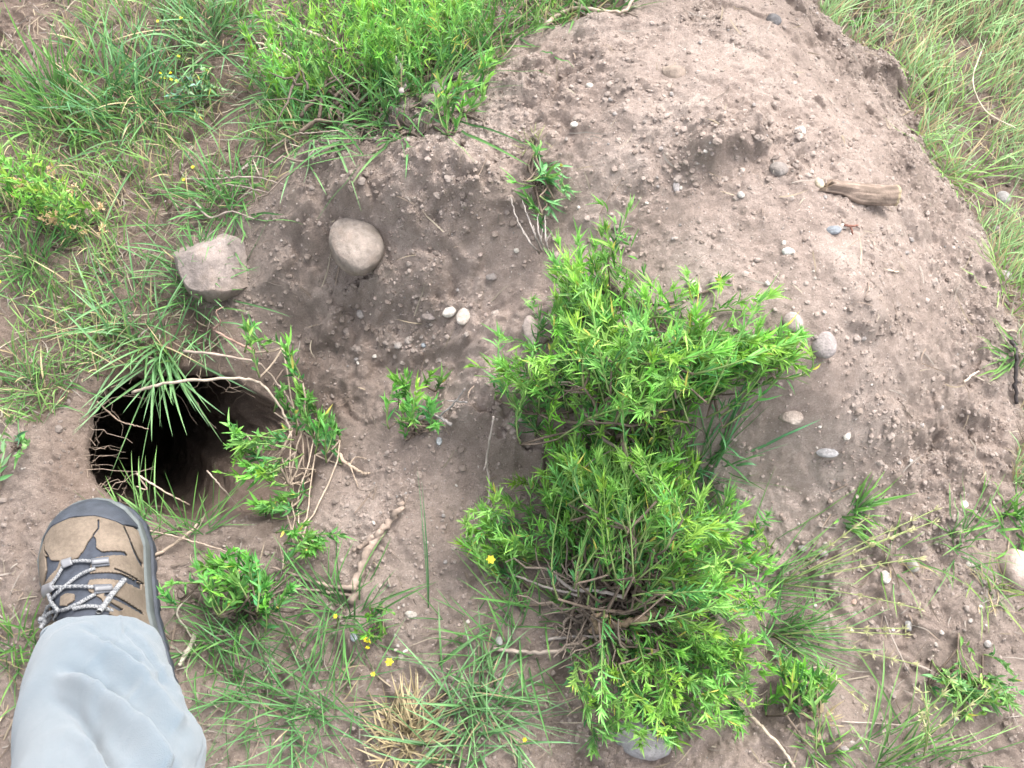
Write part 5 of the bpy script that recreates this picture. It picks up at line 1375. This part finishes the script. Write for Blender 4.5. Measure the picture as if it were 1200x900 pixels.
    lace([(150,250),(130,285),(112,312)], .0021)
    lace([(250,345),(222,360),(190,378),(150,395),(110,402),(78,428)], .0023)
    lace([(180,392),(220,384),(260,386),(305,398)], .0023)
    lace([(100,345),(112,375),(130,400),(118,425)], .0023)
    lace([(112,375),(95,392),(110,412),(90,440)], .0026)
    lace([(343,298),(322,322),(300,350),(282,376),(262,402)], .0034, 'lace_end', .009)
    lace([(70,424),(90,430),(75,455)], .0030, 'lace_end', .007)
    def web(pts, mat=WEB, name='lace_loop', th=.0022, lift=.0035):
        P = np.array([ptop(a, c, lift) for a, c in pts]); nrm = unit(np.cross(P[1] - P[0], P[3] - P[0])); nrm = nrm if nrm[2] > 0 else -nrm
        U = 8; uu, vv = np.meshgrid(np.linspace(0, 1, U), np.linspace(0, 1, U), indexing='ij')
        base = (P[0][None, None] * ((1 - uu) * (1 - vv))[..., None] + P[1] * (uu * (1 - vv))[..., None] + P[2] * (uu * vv)[..., None] + P[3] * ((1 - uu) * vv)[..., None])
        topp = base + nrm * (.0012 + .0022 * np.sin(math.pi * vv))[..., None]
        idx = np.arange(U * U).reshape(U, U); Q = np.stack([idx[:-1, :-1], idx[1:, :-1], idx[1:, 1:], idx[:-1, 1:]], -1).reshape(-1, 4)
        mb = MB(); mb.add(topp, Q); o = sub(mb, name, mat); s = o.modifiers.new('thickness', 'SOLIDIFY'); s.thickness = .0022; s.offset = 0
    web([(238,236),(294,230),(297,256),(240,262)]); web([(243,320),(300,318),(305,342),(248,348)])
    web([(86,318),(116,306),(122,330),(92,356)], EYE); web([(143,240),(176,230),(180,252),(150,264)], EYE)
    web([(240,243),(294,238),(295,247),(241,252)], EYE, 'lace_loop', lift=.0062); web([(246,329),(301,325),(303,334),(248,338)], EYE, 'lace_loop', lift=.0062)
    return b
LACE = attr_mat('speckled_lace', .8, 0, .2, [(1500, .7, 1.3)], [])
boot()

def trousers():
    # key rings: centre, forward semi-axis vector, sideways semi-axis vector (the hem rides over the instep, its back near the heel)
    fw = np.append(BY, 0); rt = np.append(BX, 0)
    def ring(F, L, R, depth, B=None):
        c = (L + R) / 2; f = F - c
        bk = (c - B) if B is not None else unit(f * C(1, 1, .4)) * depth
        return (c, f, (R - L) / 2, bk)
    keys = [ring(at(116, 724, .118), at(42, 775, .085), at(177, 766, .085), 0, bl2w(0, -.005, .035)),
            ring(at(114, 716, .148), at(33, 795, .118), at(190, 788, .118), 0, bl2w(0, -.012, .07)),
            ring(at(114, 729, .180), at(23, 830, .152), at(208, 826, .152), .085),
            ring(at(120, 765, .222), at(19, 866, .195), at(222, 862, .195), .080),
            ring(at(128, 818, .270), at(18, 908, .240), at(246, 905, .240), .078),
            (C(-.305, .02, .36), C(0, .073, .02), C(.078, .0, .0), C(0, .075, .0)),
            (C(-.27, -.06, .52), C(0, .078, .01), C(.082, .0, 0), C(0, .08, 0)),
            (C(-.22, -.14, .70), C(.0, .090, 0), C(.092, 0, 0), C(0, .09, 0)),
            (C(-.17, -.22, .92), C(.0, .10, 0), C(.105, 0, 0), C(0, .10, 0))]
    Kc, Ka, Kb, Kd = [open_spline([k[q] for k in keys], 170) for q in range(4)]
    n = 220; th = np.linspace(0, 2 * math.pi, n, endpoint=False); K = len(Kc)
    ex = (.70 + .22 * smooth(0, 70, np.arange(K)))[:, None]
    cs, sn = np.sign(np.cos(th)) * np.abs(np.cos(th)[None]) ** ex, np.sign(np.sin(th)) * np.abs(np.sin(th)[None]) ** ex
    V = Kc[:, None] + Ka[:, None] * np.maximum(cs, 0)[:, :, None] + Kd[:, None] * np.minimum(cs, 0)[:, :, None] + Kb[:, None] * sn[:, :, None]
    N = unit(V - Kc[:, None])
    px, py = proj(V)
    front = smooth(-.1, .3, ((C(0, 0, CH) - V) * N).sum(-1) / np.linalg.norm(C(0, 0, CH) - V, axis=-1))
    def crease(pts, w, amp):
        d = polydist(px, py, pts, closed=False); return 2.5 * amp * np.exp(-(d / (w * .85)) ** 2) * front
    D = crease([(24,812),(42,795),(66,797),(95,812),(128,838),(158,872),(180,915)], 11, .0085)
    D -= crease([(52,806),(80,815),(105,832),(120,850),(140,880)], 9, .007) * 0
    D -= crease([(60,780),(90,790),(125,812),(160,850),(200,905)], 8, .0055)
    D -= crease([(38,822),(60,822),(90,838),(112,862),(130,905)], 8, .0070)
    D += crease([(36,772),(62,756),(95,752),(130,768),(165,800),(200,850)], 12, .0045)
    D += crease([(48,868),(80,862),(110,880),(125,910)], 10, .0050)
    D -= crease([(46,790),(40,830),(36,880)], 6, .0045)
    D += crease([(58,830),(52,855),(50,900)], 6, .0035)
    D -= crease([(100,738),(125,752),(158,778)], 6, .0030)
    D -= crease([(150,735),(172,765),(190,800)], 5, .0022)
    D += .0035 * fbm(px / 100., py / 100., .55, 3, 5) * front
    D += .0020 * (smooth(.25, 0, np.abs(fbm(px / 100. + .3 * py / 100., py / 100. * .6, .45, 2, 15))) - .3) * front
    D += .0008 * fbm(px / 100., py / 100., .12, 3, 25) * front
    D += .004 * fbm(th[None] * .5 + 0 * Kc[:, :1], np.arange(K)[:, None] * .02 + 0 * th[None], .5, 2, 44)
    D -= .0016 * np.exp(-((th[None] - 1.15) / .012) ** 2)       # side seam
    V = V + N * D[..., None]
    V[9] -= N[9] * .0012; V[10] -= N[10] * .0012; V[4] -= N[4] * .0008
    # hem: a doubled edge
    V[0] += N[0] * .001
    i = np.arange(K - 1)[:, None] * n; j = np.arange(n)[None]
    Q = np.stack([i + j, i + n + j, i + n + (j + 1) % n, i + (j + 1) % n], -1).reshape(-1, 4)
    V = V.reshape(-1, 3); T = [(K * n, (K - 1) * n + q, (K - 1) * n + (q + 1) % n) for q in range(n)]
    m = MB(); m.add(np.vstack([V, V[-n:].mean(0)]), Q, T)
    o = m.build('trouser_leg', COT, person)
    s = o.modifiers.new('thickness', 'SOLIDIFY'); s.thickness = .0016; s.offset = -1
    # the hem band is folded double
    hm = MB(); hb = V.reshape(-1, 3)[:n * 6].reshape(6, n, 3) + N[:6] * .0012
    i = np.arange(5)[:, None] * n
    Q = np.stack([i + j, i + n + j, i + n + (j + 1) % n, i + (j + 1) % n], -1).reshape(-1, 4)
    hm.add(hb, Q); me = hm.mesh('hem', COT, PO); h = bpy.data.objects.new('hem', me); S.collection.objects.link(h); h.parent = o
    s = h.modifiers.new('thickness', 'SOLIDIFY'); s.thickness = .0012; s.offset = 0
    # the leg itself, one continuous surface inside the cloth, down into the boot
    Pp = open_spline([bl2w(0, BLEN * .78, .055), bl2w(0, BLEN * .55, .068), bl2w(0, BLEN * .30, .09), Kc[45], Kc[75], Kc[100], Kc[125], Kc[-1] - C(0, 0, .02)], 60)
    Rr = np.interp(np.linspace(0, 1, 60), [0, .15, .3, .42, .6, .75, 1], [.016, .022, .030, .032, .044, .050, .065])
    mb = MB(); tube(mb, Pp, Rr, (1, 1, 1), 24); mb.build('body', SKIN, person)
trousers()
